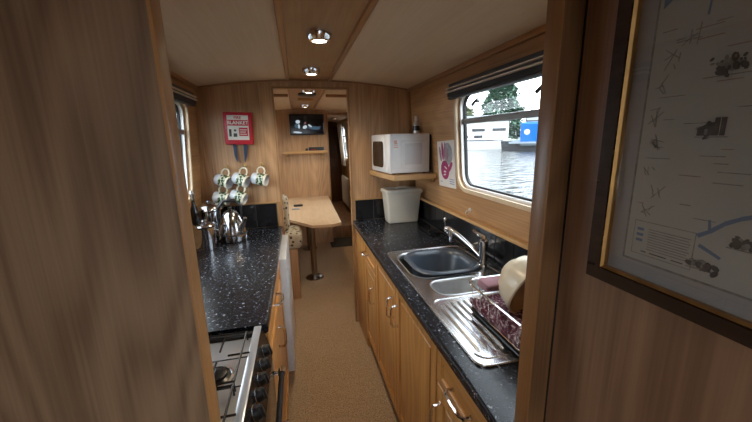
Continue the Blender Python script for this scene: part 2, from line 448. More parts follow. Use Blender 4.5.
# dining cabin bulkhead carrying the television
TV = 4.90
b = B().poly([(xl(0), 0), (.44, 0), (.44, zc(.44))]+top_line(.44, xl(1.92), 8)[1:-1]+[(xl(1.92), zc(.89)), (-.70, 1.085)], [], lambda u, v: (u, TV, v), lambda u, v: (u, TV+.05, v))
struct('wall_dining', b, 'oak_wall', label='oak bulkhead behind the dining table with the television', cat='wall')
b = B().box(.44, .46, TV-.008, TV+.058, 0, 1.955, .003); struct('trim_4', b, 'trim_z', label='upright oak edging on the dining bulkhead', cat='trim')
b = B().box(.46, .93, TV+.005, TV+.045, 1.905, 1.935); struct('wall_passage_top', b, 'oak_wall', label='oak header over the passage beside the dining bulkhead', cat='wall')

# ceiling trims
for k, x in enumerate((-.027, .271)):
    b = B().box(x-.012, x+.012, PN+.036, PB-.001, zc(x)-.012, zc(x)+.004, .004); struct('trim_%d' % (5+k), b, 'trim_y', label='oak strip along the ceiling %s' % ('left of the lamps', 'right of the lamps')[k], cat='trim')
    b = B().box(x-.012, x+.012, PB+.042, TV-.01, zc(x)-.008, zc(x)+.004, .003); struct('trim_%d' % (7+k), b, 'trim_y', label='oak strip along the dining ceiling %s' % ('left side', 'right side')[k], cat='trim')
b = B().box(.872, .892, PN+.036, PB-.001, 1.905, 1.932, .005); struct('trim_9', b, 'trim_y', label='oak beading where right wall meets ceiling', cat='trim')
b = B().box(-.642, -.622, PN+.036, PB-.001, 1.905, 1.932, .005); struct('trim_10', b, 'trim_y', label='oak beading where left wall meets ceiling', cat='trim')
b = B(); lp = top_line(-.62, .87, 14)
b.loft([[(x, PB-.010, z-.014), (x, PB-.010, z-.002), (x, PB-.0005, z-.002), (x, PB-.0005, z-.014)] for x, z in lp]); struct('trim_11', b, 'trim_x', label='thin curved beading where back partition meets ceiling', cat='trim')
b = B().box(.88, .905, PB-.014, PB-.001, 1.09, 1.91, .004); struct('trim_12', b, 'trim_z', label='upright bead in the corner above the microwave', cat='trim')
for k, (x0, x1) in enumerate(((-.60, -.04), (.285, .84))):
    b = B().box(x0, x1, 3.09, 3.115, 1.925, 1.95, .004); struct('trim_%d' % (13+k), b, 'trim_x', label='dark cross batten on the dining ceiling, %s of the lamps' % ('left', 'right')[k], cat='trim')
# ledge on top of the tiles (right) and tile trims
b = B().box(.915, .952, PN+.04, PB-.001, 1.078, 1.096, .004); struct('trim_15', b, 'ledge', label='pale oak ledge along the top of the black tiles', cat='trim')
b = B().box(.43, .915, PB-.016, PB-.0005, 1.074, 1.084, .003); struct('trim_16', b, 'shelfw', label='oak strip above the tiles behind the bin', cat='trim')
b = B().box(-.66, -.165, PB-.016, PB-.0005, 1.092, 1.104, .003); b.box(-.176, -.163, PB-.016, PB-.0005, .912, 1.104, .003)
struct('trim_17', b, 'shelfw', label='oak strip framing the tiles under the mugs', cat='trim')

# tiles
def tiles(name, plane, a0, a1, z0, z1, w, label, off=0):
    b = B(); b.use('grout')
    if plane[0] == 'y': b.box(a0, a1, plane[1]-.006, plane[1]-.0005, z0, z1)
    else: b.box(min(plane[1], plane[1]+plane[2]*.006), max(plane[1], plane[1]+plane[2]*.006), a0, a1, z0, z1)
    b.use('tile'); p = a0+off
    while p < a1-.01:
        q = min(p+w-.004, a1)
        s0 = max(p, a0)
        if plane[0] == 'y': b.box(s0, q, plane[1]-.0095, plane[1]-.005, z0+.001, z1-.002, .0012, 1)
        else: b.box(min(plane[1]+plane[2]*.005, plane[1]+plane[2]*.0095), max(plane[1]+plane[2]*.005, plane[1]+plane[2]*.0095), s0, q, z0+.001, z1-.002, .0012, 1)
        p += w
    return struct(name, b, label=label, cat='tiles')
tiles('trim_18', ('x', .95, -1), PN+.06, PB-.012, .911, 1.077, .15, 'row of glossy black tiles behind the sink', -.05)
tiles('trim_19', ('y', PB), .43, .935, .911, 1.073, .15, 'row of glossy black tiles behind the cream bin')
tiles('trim_20', ('y', PB), -.665, -.177, .911, 1.091, .15, 'row of glossy black tiles under the mugs', -.115)

# ------------------------------------------------------------------ windows
def window(n, side, w, seen=True, mull=True):
    f = xr if side > 0 else xl
    root = thing('window_%d' % n, (f(w[2])+side*.03, (w[0]+w[1])/2, w[2]), None, None); tag(root, kind='structure')
    ring = lambda g0, g1, d0, d1: B().poly(hole(w, g1), [hole(w, g0)], lambda u, v: (f(v)+side*d0, u, v), lambda u, v: (f(v)+side*d1, u, v))
    obj('window_trim', ring(-.004, .018, -.007, .004), 'liner', root)
    obj('window_frame', ring(-.016, -.001, .018, T), 'alub', root)
    obj('rubber_seal', ring(-.026, -.016, .036, .050), 'rubber', root)
    obj('window_pane', B().poly(hole(w, -.022), [], lambda u, v: (f(v)+side*.043, u, v), lambda u, v: (f(v)+side*.045, u, v)), 'glass', root)
    if mull:
        zm = w[2]+(w[3]-w[2])*.700
        b = B(); 
        for (a, c) in ((zm-.014, zm+.016),):
            b.box(f(zm)+side*.030-.006, f(zm)+side*.030+.014, w[0]+.02, w[1]-.02, a, c, .003)
        obj('glazing_bar', b, 'alu', root)
    if seen:
        for yy in (w[0]+.325, w[1]-.195):
            z = w[3]-.07; b = B(); x = f(z)+side*.02
            b.box(x-.010, x+.012, yy-.008, yy+.008, z-.006, z+.006, .002)
            b.tube([(x-side*.008, yy-.02, z+.012), (x-side*.012, yy, z), (x-side*.012, yy+.028, z-.016)], [.004, .007, .008], 8)
            obj('catch', b, 'black', root)
    return root
window(1, 1, RW[0]); window(2, -1, LW[0], seen=False)
window(3, 1, RW[1], False); window(4, -1, LW[1], False); window(5, 1, RW[2], False); window(6, -1, LW[2], False)  # unseen dining pair and stern-side window added for their daylight

def blind(x, side, y0, y1, z1, label):
    t = thing('venetian_blind', (x, (y0+y1)/2, z1-.080), label, 'blind')
    s = lambda a, c: (min(x+side*a, x+side*c), max(x+side*a, x+side*c))
    obj('headrail', B().box(*s(-.010, .03), y0, y1, z1-.022, z1, .003), 'blind', t)
    b = B().use('slat')
    b.box(*s(-.026, .020), y0, y1, z1-.0285, z1-.0235, .001, 1); b.use('blind'); b.box(*s(-.012, .024), y0, y1, z1-.040, z1-.029)
    b.use('slat').box(*s(-.028, .020), y0, y1, z1-.0470, z1-.0412, .001, 1); b.use('blind')
    for k in range(4): b.box(*s(-.018, .022), y0, y1, z1-.053-.005*k, z1-.0492-.005*k, .001, 1)
    obj('slats', b, None, t)
    obj('bottom_rail', B().box(*s(-.014, .020), y0, y1, z1-.082, z1-.070, .004), 'blind', t)
blind(.868, 1, .78, 1.815, 1.842, 'raised charcoal venetian blind above the right window over the sink')
blind(-.618, -1, 1.25, 2.40, 1.862, 'raised charcoal venetian blind above the left window, mostly hidden by the partition')

# ------------------------------------------------------------------ cabinets
def shaker(b, x, side, y0, y1, z0, z1, fr=.05, grain='cab'):
    """framed panel front; outer face at x, thickness goes away from the aisle"""
    s = lambda a, c: (min(x+side*a, x+side*c), max(x+side*a, x+side*c))
    b.use(grain)
    b.box(*s(0, .018), y0, y0+fr, z0, z1, .0025, 1); b.box(*s(0, .018), y1-fr, y1, z0, z1, .0025, 1)
    b.box(*s(0, .018), y0+fr-.001, y1-fr+.001, z1-fr, z1, .0025, 1); b.box(*s(0, .018), y0+fr-.001, y1-fr+.001, z0, z0+fr, .0025, 1)
    b.box(*s(.008, .017), y0+fr-.003, y1-fr+.003, z0+fr-.003, z1-fr+.003)
    if y1-y0 > .17 and z1-z0 > .17: b.box(*s(.004, .012), y0+fr+.012, y1-fr-.012, z0+fr+.012, z1-fr-.012, .004, 1)
    return b
def bow(x, side, p0, p1, r=.0062, out=.032):
    """D handle between two points of a front at plane x"""
    a, c = Vector((x, *p0)), Vector((x, *p1)); d = c-a; o = Vector((-side*out, 0, 0))
    pts = [a, a+o*.75, a+o+d*.12, a+o*1.08+d*.5, a+o+d*.88, c+o*.75, c]
    bb = B().tube(pts, r, 8)
    for q in (a, c): bb.tube([q, q-Vector((side*.004, 0, 0))], .008, 10)
    return bb
def carcass(x0, x1, y0, y1):
    b = B(); t = .016
    b.box(x0, x1, y0, y0+t, .10, .868); b.box(x0, x1, y1-t, y1, .10, .868)
    b.box(x0, x1, y0+t, y1-t, .10, .10+t); xb = x1 if x1 > .5 else x0
    b.box(xb-(.012 if x1 > .5 else 0), xb+(0 if x1 > .5 else .012), y0+t, y1-t, .12, .868)
    return b
XF = .42
def cabinet(name, label, side, xf, xb, y0, y1, fronts):
    t = thing(name, (xf+side*.2, (y0+y1)/2, .10), label, 'cabinet')
    lo, hi = (xf+.018, xb) if side > 0 else (xb, xf-.018)
    obj('carcass', carcass(lo, hi, y0, y1), 'cab_in', t)
    for (kind, a, c, z0, z1, h) in fronts:
        d = obj(kind, shaker(B(), xf, side, a, c, z0, z1, .05 if kind == 'door' else .034, 'cab' if kind == 'door' else 'cab_y'), None, t)
        if h: obj('handle', bow(xf, side, *h), 'chrome', d, label='chrome bow handle')
    return t
g = .002
cabinet('base_cabinet', 'golden oak base cabinet nearest the door post on the right, drawer over door', 1, XF, .935, .54, .928,
        [('drawer', .54+g, .928-g, .722, .864, ((.69, .79), (.80, .79))), ('door', .54+g, .928-g, .115, .718, ((.895, .655), (.895, .535)))])
cabinet('base_cabinet', 'golden oak two-door base cabinet under the sink', 1, XF, .935, .932, 1.858,
        [('door', .932+g, 1.425-g, .115, .864, ((1.392, .765), (1.392, .655))), ('door', 1.425+g, 1.858-g, .115, .864, ((1.462, .775), (1.462, .665)))])
cabinet('base_cabinet', 'golden oak base cabinet under the cream bin, drawer over door', 1, XF, .935, 1.862, 2.20,
        [('drawer', 1.862+g, 2.20-g, .722, .864, ((2.13, .79), (2.05, .79))), ('door', 1.862+g, 2.20-g, .115, .718, ((1.91, .62), (1.91, .51)))])
b = B().box(.465, .48, .54, 2.20, .001, .098); obj('plinth', b, 'plinthw', label='dark brown plinth under the right-hand cabinets', cat='plinth')
b = B().box(.424, .935, 2.204, 2.577, .001, .870, .002); obj('end_panel', b, 'cab', label='oak end panel closing the right-hand cabinets at the dining doorway', cat='panel')

# ------------------------------------------------------------------ right worktop with sink cut-out
def worktop(x0, x1, y0, y1, holes, front):
    z1, z0 = .910, .872
    b = B().poly([(x0, y0), (x1, y0), (x1, y1), (x0, y1)], holes, lambda u, v: (u, v, z1), lambda u, v: (u, v, z0))
    bm = b.bm
    es = [e for e in bm.edges if all(abs(v.co.x-front) < 1e-4 for v in e.verts) and abs(e.verts[0].co.z-e.verts[1].co.z) < 1e-5 and len(e.link_faces) == 2]
    bmesh.ops.remove_doubles(bm, verts=bm.verts, dist=1e-5)
    es = [e for e in bm.edges if all(abs(v.co.x-front) < 1e-4 for v in e.verts) and abs(e.verts[0].co.z-e.verts[1].co.z) < 1e-5]
    bmesh.ops.bevel(bm, geom=es, offset=.011, segments=4, profile=.5, affect='EDGES')
    return b
SX0, SX1, SY0, SY1 = .455, .905, .722, 1.735
b = worktop(.40, .939, .537, 2.569, [rrect((SX0+SX1)/2, (SY0+SY1)/2, (SX1-SX0)/2-.012, (SY1-SY0)/2-.012, .03, 3)], .40)
obj('worktop', b, 'worktop', smooth=False, label='flecked black worktop on the right holding the steel sink', cat='worktop')
b = worktop(-.685, -.145, 1.135, 2.569, [], -.145)
obj('worktop', b, 'worktop', smooth=False, label='flecked black worktop on the left beyond the cooker', cat='worktop')

# sink
t = thing('kitchen_sink', ((SX0+SX1)/2, (SY0+SY1)/2, .912), 'stainless steel sink with one and a half bowls and a ribbed drainer', 'sink')
zt = .9145
MB = (.680, 1.512, .190, .180, .085); HB = (.665, 1.225, .135, .075, .06)
outer = rrect((SX0+SX1)/2, (SY0+SY1)/2, (SX1-SX0)/2, (SY1-SY0)/2, .035, 5)
b = B().poly(outer, [rrect(*MB, 6), rrect(*HB, 6)], lambda u, v: (u, v, zt), lambda u, v: (u, v, .9108))
rim = lambda g, z: [(x, y, z) for x, y in rrect((SX0+SX1)/2, (SY0+SY1)/2, (SX1-SX0)/2-g, (SY1-SY0)/2-g, .035-g*.5, 5)]
b.loft([rim(0, .912), rim(.002, .918), rim(.007, .919), rim(.012, .9148)], caps=(False, False))
obj('sink_top', b, 'steel', t, ang=50)
def bowl(P, depth):
    L = []
    for (g, z) in ((-.004, .9155), (.0, .9165), (.004, .913), (.008, .90), (.012, .912-depth*.6), (.022, .912-depth*.93), (.045, .912-depth), (.07, .912-depth-.002)):
        L.append([(x, y, z) for x, y in rrect(P[0], P[1], P[2]-g, P[3]-g, max(P[4]-g*.6, .012), 6)])
    b = B().loft(L, caps=(False, True)); return b
o = obj('main_bowl', bowl(MB, .15), 'steel_dull', t, ang=50)
o = obj('half_bowl', bowl(HB, .10), 'steel_dull', t, ang=50)
b = B().lathe([(0, 0), (.028, 0), (.030, .002), (.022, .004), (.018, .002), (0, .002)], (HB[0], HB[1], .811), 20); obj('waste', b, 'chrome', t)
b = B()
for k in range(14):
    x = .495+.027*k
    b.tube([(x, .785, zt+.0003), (x, .80, zt+.003), (x, 1.085, zt+.003), (x, 1.10, zt+.0003)], [.001, .0038, .0038, .001], 8)
obj('drainer_ribs', b, 'steel', t)
b = B(); fr = [(x, y) for x, y in rrect(.67, .94, .195, .185, .04, 5)]
b.tube([(x, y, zt) for x, y in fr], .0035, 8, closed=True); obj('drainer_rim', b, 'steel', t)

# washing-up bowl
P = (.685, 1.500, .166, .166)
def wl(g, z, r=.10): return [(x, y, z) for x, y in rrect(P[0], P[1], P[2]-g, P[3]-g, r, 8)]
b = B().loft([wl(.060, .775), wl(.052, .771, .06), wl(.042, .80), wl(.026, .90), wl(.016, .921), wl(.000, .921), wl(-.004, .926), wl(.000, .932), wl(.010, .934), wl(.022, .930), wl(.031, .90), wl(.046, .80), wl(.058, .782)], caps=(True, True))
obj('washing_up_bowl', b, 'navy', ang=60, label='dark blue-grey plastic washing-up bowl sitting in the main sink bowl', cat='bowl')

# mixer tap
t = thing('mixer_tap', (.868, 1.395, .9148), 'chrome mixer tap with a long slanted spout behind the sink', 'tap')
b = B().lathe([(.026, 0), (.026, .006), (.020, .012), (.018, .10), (.021, .108), (.021, .135), (.014, .142), (0, .143)], (.868, 1.395, .9155), 20); obj('tap_body', b, 'chrome', t)
b = B().tube([(.862, 1.41, .962), (.845, 1.47, .995), (.825, 1.56, 1.028), (.806, 1.64, 1.047), (.80, 1.665, 1.045), (.796, 1.672, 1.030)], [.010, .011, .012, .014, .016, .013], 12); obj('spout', b, 'chrome', t)
b = B().lathe([(.009, 0), (.012, .004), (.012, .03), (.015, .034), (.013, .055), (0, .056)], (.800, 1.612, .985), 14); obj('outlet', b, 'chrome', t)
b = B().tube([(.845, 1.36, 1.062), (.868, 1.395, 1.063), (.872, 1.48, 1.066), (.873, 1.50, 1.070)], [.008, .012, .008, .009], 10); obj('lever', b, 'chrome', t)
b = B().tube([(.800, 1.655, 1.022), (.800, 1.69, 1.030), (.800, 1.695, 1.045), (.800, 1.695, 1.088)], .004, 8); b.lathe([(0, 0), (.007, .003), (.008, .02), (.004, .028), (0, .029)], (.80, 1.695, 1.075), 10); obj('diverter_rod', b, 'chrome', t)
# soap tray behind the sink
t = thing('soap_tray', (.875, 2.08, .911), 'small black tray with a chrome bar on the worktop behind the sink', 'tray')
b = B(); b.loft([[(x, y, z) for x, y in rrect(.875, 2.08, hx, hy, .015, 3)] for hx, hy, z in ((.038, .088, .9112), (.044, .095, .925), (.041, .092, .925), (.036, .086, .915))]); obj('tray', b, 'black', t)
b = B().tube([(.842, 2.03, .932), (.895, 2.15, .932)], .005, 8); b.tube([(.842, 2.03, .932), (.842, 2.03, .915)], .003, 6); b.tube([(.895, 2.15, .932), (.895, 2.15, .915)], .003, 6); obj('bar', b, 'chrome', t)

# ------------------------------------------------------------------ dish rack and what is in it
RX0, RX1, RY0, RY1 = .575, .855, .675, 1.035
t = thing('dish_rack', ((RX0+RX1)/2, (RY0+RY1)/2, .921), 'chrome wire dish rack on the drainer beside the door post', 'dish rack')
def rl(g, z, r=.05): return [(x, y, z) for x, y in rrect((RX0+RX1)/2, (RY0+RY1)/2, (RX1-RX0)/2-g, (RY1-RY0)/2-g, r, 6)]
b = B().tube(rl(0, 1.032), .0036, 8, closed=True); obj('rim', b, 'chrome', t)
b = B().tube(rl(.008, .946), .003, 6, closed=True)
A, D = rl(0, 1.032), rl(.008, .946)
for k in range(0, len(A), 7): b.tube([A[k], D[k]], .0013, 6)
for k in range(1, 7):
    y = RY0+(RY1-RY0)*k/7
    for x, g in ((RX0, .008), (RX1, -.008)): b.tube([(x, y, 1.032), (x+g, y, .946)], .0013, 6)
    b.tube([(RX0+.008, y, .946), (RX1-.008, y, .946)], .0016, 6)
obj('wire_basket', b, 'chrome', t)
b = B(); b.loft([rl(.012, .922, .045), rl(.006, .928, .045), rl(.008, .932, .045), rl(.014, .927, .045)]); obj('drip_tray', b, 'black', t, label='black drip tray')
# patterned cloth heaped inside the rack
b = B(); nx, ny = 20, 26; G = []
for i in range(nx+1):
    row = []
    for j in range(ny+1):
        u, v = i/nx, j/ny
        x = RX0+.010+(RX1-RX0-.020)*u; y = RY0+.014+(RY1-RY0-.035)*v
        e = min(u, 1-u, v*1.3, (1-v)*1.3)
        z = 1.000+.026*math.sin(7*u+3*math.sin(5*v))*.6+.014*math.sin(17*v+9*u)+.010*math.sin(31*u-11*v)-.022*max(0, .06-e)/.06
        near = max(abs(x-.728)/.125, abs(y-.915)/.115)
        if near < 1: z = min(z, .955+.045*max(0, (near-.8)/.2))
        row.append((x, y, z))
    G.append(row)
tb = bmesh.new(); V = [[tb.verts.new(p) for p in r] for r in G]; V2 = [[tb.verts.new((p[0], p[1], .951)) for p in r] for r in G]
for i in range(nx):
    for j in range(ny):
        tb.faces.new((V[i][j], V[i+1][j], V[i+1][j+1], V[i][j+1])); tb.faces.new((V2[i][j], V2[i][j+1], V2[i+1][j+1], V2[i+1][j]))
for i in range(nx):
    tb.faces.new((V[i][0], V2[i][0], V2[i+1][0], V[i+1][0])); tb.faces.new((V[i][ny], V[i+1][ny], V2[i+1][ny], V2[i][ny]))
for j in range(ny):
    tb.faces.new((V[0][j], V[0][j+1], V2[0][j+1], V2[0][j])); tb.faces.new((V[nx][j], V2[nx][j], V2[nx][j+1], V[nx][j+1]))
b._take(tb); obj('tea_towel', b, 'tea', ang=80, label='crumpled maroon tea towel with pale flecks heaped in the wire dish rack', cat='tea towel')
# folded pink cloth at the far end of the rack
b = B()
for k in range(3): b.loft([[(x, y, 1.022+.009*k+dz) for x, y in rrect(.655, .972-.004*k, .052-g, .036-g, .012, 4)] for g, dz in ((.006, 0), (0, .003), (0, .008), (.006, .011))])
obj('dishcloth', b, 'pinkcloth', ang=70, label='folded dusty pink cloth lying on the maroon tea towel', cat='cloth')
# large cream bowl stood on its edge in the rack
ax = Vector((.22, -.86, -.36)).normalized(); cen = Vector((.728, .915, 1.066))
q = ax.to_track_quat('Z', 'Y').to_matrix().to_4x4(); mx = Matrix.Translation(cen) @ q @ Matrix.Scale(.85, 4)
t = thing('mixing_bowl', (.775, .93, 1.0), 'large cream bowl with shade-tan inside stood on edge in the dish rack', 'bowl')
pr = [(.0, -.075), (.045, -.075), (.050, -.068), (.085, -.048), (.110, -.012), (.122, .035), (.127, .05), (.131, .056), (.128, .062), (.122, .060)]
b = B().lathe(pr, seg=36, mx=mx, caps=(True, False)); obj('outside', b, 'stone', t, ang=60)
pi_ = [(.122, .060), (.118, .05), (.113, .033), (.102, -.008), (.080, -.040), (.045, -.060), (0, -.064)]
b = B().lathe(pi_, seg=36, mx=mx, caps=(False, True)); obj('inside', b, 'tan', t, ang=60, label='inside coloured tan for its shade')

# ------------------------------------------------------------------ corner shelf, microwave, bin, bottle
b = B().poly([(.553, PB-.0015), (.612, 2.09), (.926, 2.115), (.910, PB-.0015)], [], lambda u, v: (u, v, 1.310), lambda u, v: (u, v, 1.276))
obj('corner_shelf', b, 'shelfw', label='pale beech corner shelf under the microwave', cat='shelf')
b = B().box(.63, .90, PB-.022, PB-.0015, 1.246, 1.2755, .002); b.box(.906, .9285, 2.16, PB-.023, 1.246, 1.2755, .002)
obj('shelf_batten', b, 'shelfw', label='beech battens carrying the corner shelf', cat='batten')
ang = math.radians(5.1)
mw = thing('microwave_oven', (.604, 2.150, 1.3105), 'pale grey microwave on the corner shelf turned towards the gangway', 'microwave', rz=ang)
# local: +x away from the aisle (depth .30), +y along the front (width .40)
D_, W_, H_ = .296, .400, .272
b = B().use('micro').box(.018, D_, 0, W_, .008, H_, .006); b.use('micro')
b.box(.085, .255, -.007, .004, .045, .225, .006, 2); b.use('microin').box(.104, .236, -.011, .002, .064, .206, .005, 2)
b.use('blackm').box(D_-.002, D_+.016, .004, W_-.01, .02, H_-.008, .004)
obj('body', b, None, mw, local=True)
b = B().use('micro').box(0, .022, .098, W_, .006, H_-.002, .008); obj_door = obj('door', b, None, mw, local=True)
b = B().use('blackgloss'); b.loft([[(x_, y, z) for y, z in rrect(.245, .132, .118, .092, .03, 5)] for x_ in (-.002, .006)]); obj('door_window', b, None, obj_door, local=True, label='dark door window')
b = B().use('micro').box(0, .022, 0, .096, .006, H_-.002, .008); pn = obj('control_panel', b, None, mw, local=True)
b = B().box(-.004, .002, .025, .071, .022, .048, .002); obj('door_button', b, 'white', pn, local=True)
b = B().use('white').box(.028, .062, -.0012, .002, .165, .236); b.use('sticker')
b.box(.031, .052, -.0018, 0, .208, .230); b.box(.030, .060, -.0018, 0, .180, .186); b.box(.030, .058, -.0018, 0, .192, .197); b.use('inkmid').box(.032, .058, -.0018, 0, .204, .207)
obj('sticker', b, None, mw, local=True, label='white sticker with pink print')
for (x, y) in ((.04, .03), (.27, .03), (.04, .37), (.27, .37)): obj('foot', B().lathe([(.012, 0), (.012, .009)], (x, y, 0), 12), 'black', mw, local=True)
# bottle on the microwave
t = thing('sauce_bottle', (.868, 2.36, 1.585), 'small clear bottle with a pale cap on top of the microwave', 'bottle')
b = B().lathe([(.020, 0), (.024, .003), (.024, .065), (.018, .08), (.012, .088), (.012, .098), (.009, .098)], (.868, 2.36, 1.5852), 18); obj('body', b, 'steel_dull', t)
b = B().lathe([(.0135, .094), (.0135, .118), (.011, .122), (0, .122)], (.868, 2.36, 1.5852), 18); obj('cap', b, 'bone', t)
b = B().lathe([(.0247, .020), (.0247, .055)], (.868, 2.36, 1.5852), 18, caps=(False, False)); obj('paper_label', b, 'blackm', t)
# cream bin
bx, by = .772, 2.435
t = thing('kitchen_bin', (bx, by, .911), 'cream lidded plastic bin on the worktop below the microwave shelf', 'bin')
def bl(hx, hy, z, r=.018): return [(x, y, z) for x, y in rrect(bx, by, hx, hy, r, 4)]
b = B().loft([bl(.115, .064, .9112), bl(.119, .068, .916), bl(.137, .084, 1.135), bl(.140, .087, 1.136), bl(.140, .087, 1.144)]); obj('tub', b, 'cream', t)
b = B().loft([bl(.145, .092, 1.1445), bl(.147, .094, 1.148), bl(.146, .093, 1.164), bl(.140, .087, 1.171), bl(.122, .070, 1.173), bl(.117, .066, 1.168), bl(.05, .03, 1.169)]); lid = obj('lid', b, 'creamlid', t)
b = B().tube([(bx-.045, by, 1.169), (bx-.042, by, 1.180), (bx-.03, by, 1.183), (bx+.03, by, 1.183), (bx+.042, by, 1.180), (bx+.045, by, 1.169)], .006, 8); obj('grip', b, 'creamlid', lid)

# hand print and hook on the right wall
ym, zm = 1.965, 1.385
def on_wall(y, z, d): return (xr(z)-d, y, z)
b = B().use('paper')
b.poly([(1.838, 1.240), (2.085, 1.232), (2.092, 1.525), (1.842, 1.537)], [], lambda u, v: on_wall(u, v, .0025), lambda u, v: on_wall(u, v, .0008))
def blob(key, pts, d=.0032):
    b.use(key); b.poly(pts, [], lambda u, v: on_wall(u, v, d), lambda u, v: on_wall(u, v, .002))
def ell(cy, cz, ry, rz, rot=0, n=14): return [(cy+ry*math.cos(2*PI*k/n)*math.cos(rot)-rz*math.sin(2*PI*k/n)*math.sin(rot), cz+ry*math.cos(2*PI*k/n)*math.sin(rot)+rz*math.sin(2*PI*k/n)*math.cos(rot)) for k in range(n)]
blob('greypaint', ell(1.935, 1.45, .065, .07), .0028)
blob('pink', ell(1.985, 1.345, .060, .062), .0034)
for (y, z, rz_, rot, key) in ((2.045, 1.445, .048, -.22, 'violet'), (2.010, 1.465, .058, -.08, 'pink'), (1.975, 1.468, .056, .08, 'violet'), (1.942, 1.445, .048, .22, 'violet'), (1.905, 1.370, .042, .75, 'pink')):
    blob(key, ell(y, z, .014, rz_, rot), .0038)
blob('paper', ell(1.985, 1.335, .018, .006), .0042); blob('paper', ell(1.97, 1.36, .02, .005, .4), .0042); blob('paper', ell(1.99, 1.315, .02, .005, -.2), .0042)
for k in range(3): blob('blueink', [(1.86, 1.262+.014*k), (1.925, 1.262+.014*k), (1.925, 1.267+.014*k), (1.86, 1.267+.014*k)], .003)
blob('blueink', [(2.03, 1.262), (2.06, 1.262), (2.06, 1.268), (2.03, 1.268)], .003)
obj('hand_print_poster', b, label='child\'s pink and violet hand print painted on paper, on the right wall', cat='poster')
b = B().lathe([(.014, 0), (.014, .003), (.011, .006), (0, .007)], seg=16, mx=Matrix.Translation((xr(1.135)-.0003, 1.676, 1.140)) @ Matrix.Rotation(-PI/2, 4, 'Y'))
x = xr(1.135); b.tube([(x-.004, 1.676, 1.142), (x-.022, 1.676, 1.137), (x-.028, 1.676, 1.126), (x-.024, 1.676, 1.117), (x-.016, 1.676, 1.119)], .004, 8)
obj('wall_hook', b, 'bone', label='small white hook on the right wall above the tile ledge', cat='hook')

# ------------------------------------------------------------------ cooker and left-hand units
t = thing('gas_cooker', (-.40, .87, .0), 'gas cooker with steel hob and black control knobs beside the left partition', 'cooker')
CX0, CX1, CY0, CY1 = -.68, -.165, .60, 1.125
b = B().box(CX0, CX1, CY0, CY1, .02, .868); b.box(CX1-.03, CX1+.012, CY0, CY1, .02, .10); obj('body', b, 'blackm', t)
b = B().use('hob').box(CX0, CX1-.026, CY0, CY1-.02, .868, .884, .003)
b.use('blackm').box(CX0, CX1-.026, CY1-.02, CY1, .868, .900, .003)
for k in range(1, 4): b.use('blackm').box(CX0+.01, CX1-.03, CY0+.002+(CY1-CY0)*k/4-.0025, CY0+.002+(CY1-CY0)*k/4+.0025, .8838, .8850)
obj('hob_top', b, None, t)
b = B().box(CX1-.026, CX1, CY0, CY1, .868, .914, .004); obj('steel_strip', b, 'hob', t)
b = B(); b.loft([[(CX1, y, .912), (CX1+.028, y, .800), (CX1, y, .795)] for y in (CY0, CY1)]); cp = obj('control_panel', b, 'blackm', t)
nrm = Vector((.112, 0, .028)).normalized()
for k, y in enumerate((1.040, .970, .902, .838, .775, .712)):
    p = Vector((CX1+.008, y, .864)); mx = Matrix.Translation(p) @ nrm.to_track_quat('Z', 'Y').to_matrix().to_4x4()
    b = B().use('steel').lathe([(.024, -.001), (.024, .003), (.021, .005)], seg=20, mx=mx); b.use('black')
    b.lathe([(.020, .004), (.020, .008), (.017, .019), (.014, .022), (0, .023)], seg=20, mx=mx); b.box(-.005, .005, -.018, .018, .014, .028, .003, mx=mx)
    obj('knob', b, None, cp)
def oven_door(z0, z1):
    d = obj('oven_door', B().box(CX1+.001, CX1+.026, CY0+.004, CY1-.004, z0, z1, .004), 'blackgloss', t)
    zz = z1-.035; x = CX1+.058
    b = B().use('black').tube([(x, CY0+.05, zz), (x, CY1-.03, zz)], .009, 10); b.use('chrome')
    for y in (CY0+.06, CY1-.05): b.tube([(CX1+.026, y, zz), (x, y, zz)], .007, 10); b.tube([(x, y-.012, zz), (x, y+.012, zz)], .0135, 12)
    obj('handle', b, None, d)
oven_door(.565, .785); oven_door(.12, .555)
def burner(x, y, r):
    b = B().use('blackm').lathe([(r*1.25, 0), (r*1.25, .004), (r, .008), (r*.95, .016), (r*.6, .020), (0, .021)], (x, y, .884), 24)
    b.use('steel').lathe([(r*1.5, 0), (r*1.52, .003), (r*1.3, .0045), (r*1.3, .001)], (x, y, .884), 24)
    obj('burner', b, None, t)
for (x, y, r) in ((-.275, .915, .034), (-.275, .715, .030), (-.52, .95, .030), (-.52, .72, .036)): burner(x, y, r)
def support(y0, y1):
    b = B(); z = .917
    x0, x1 = CX0+.04, CX1-.045
    for y in (y0, y1): b.tube([(x0, y, .886), (x0, y, z), (x1, y, z), (x1, y, .886)], .0032, 8)
    for x in (x0, x1): b.tube([(x, y0, z), (x, y1, z)], .0032, 8)
    for x in (-.275, -.52):
        ym = (y0+y1)/2
        for dx, dy in ((.09, 0), (-.09, 0)): b.tube([(x+dx, ym, z), (x+dx*.3, ym, z)], .003, 6)
        b.tube([(x, y0, z), (x, ym-.025, z)], .003, 6); b.tube([(x, y1, z), (x, ym+.025, z)], .003, 6)
    b.tube([(-.397, y0, z), (-.397, y1, z)], .003, 6)
    obj('pan_support', b, 'blackm', t)
support(.62, .83); support(.845, 1.09)

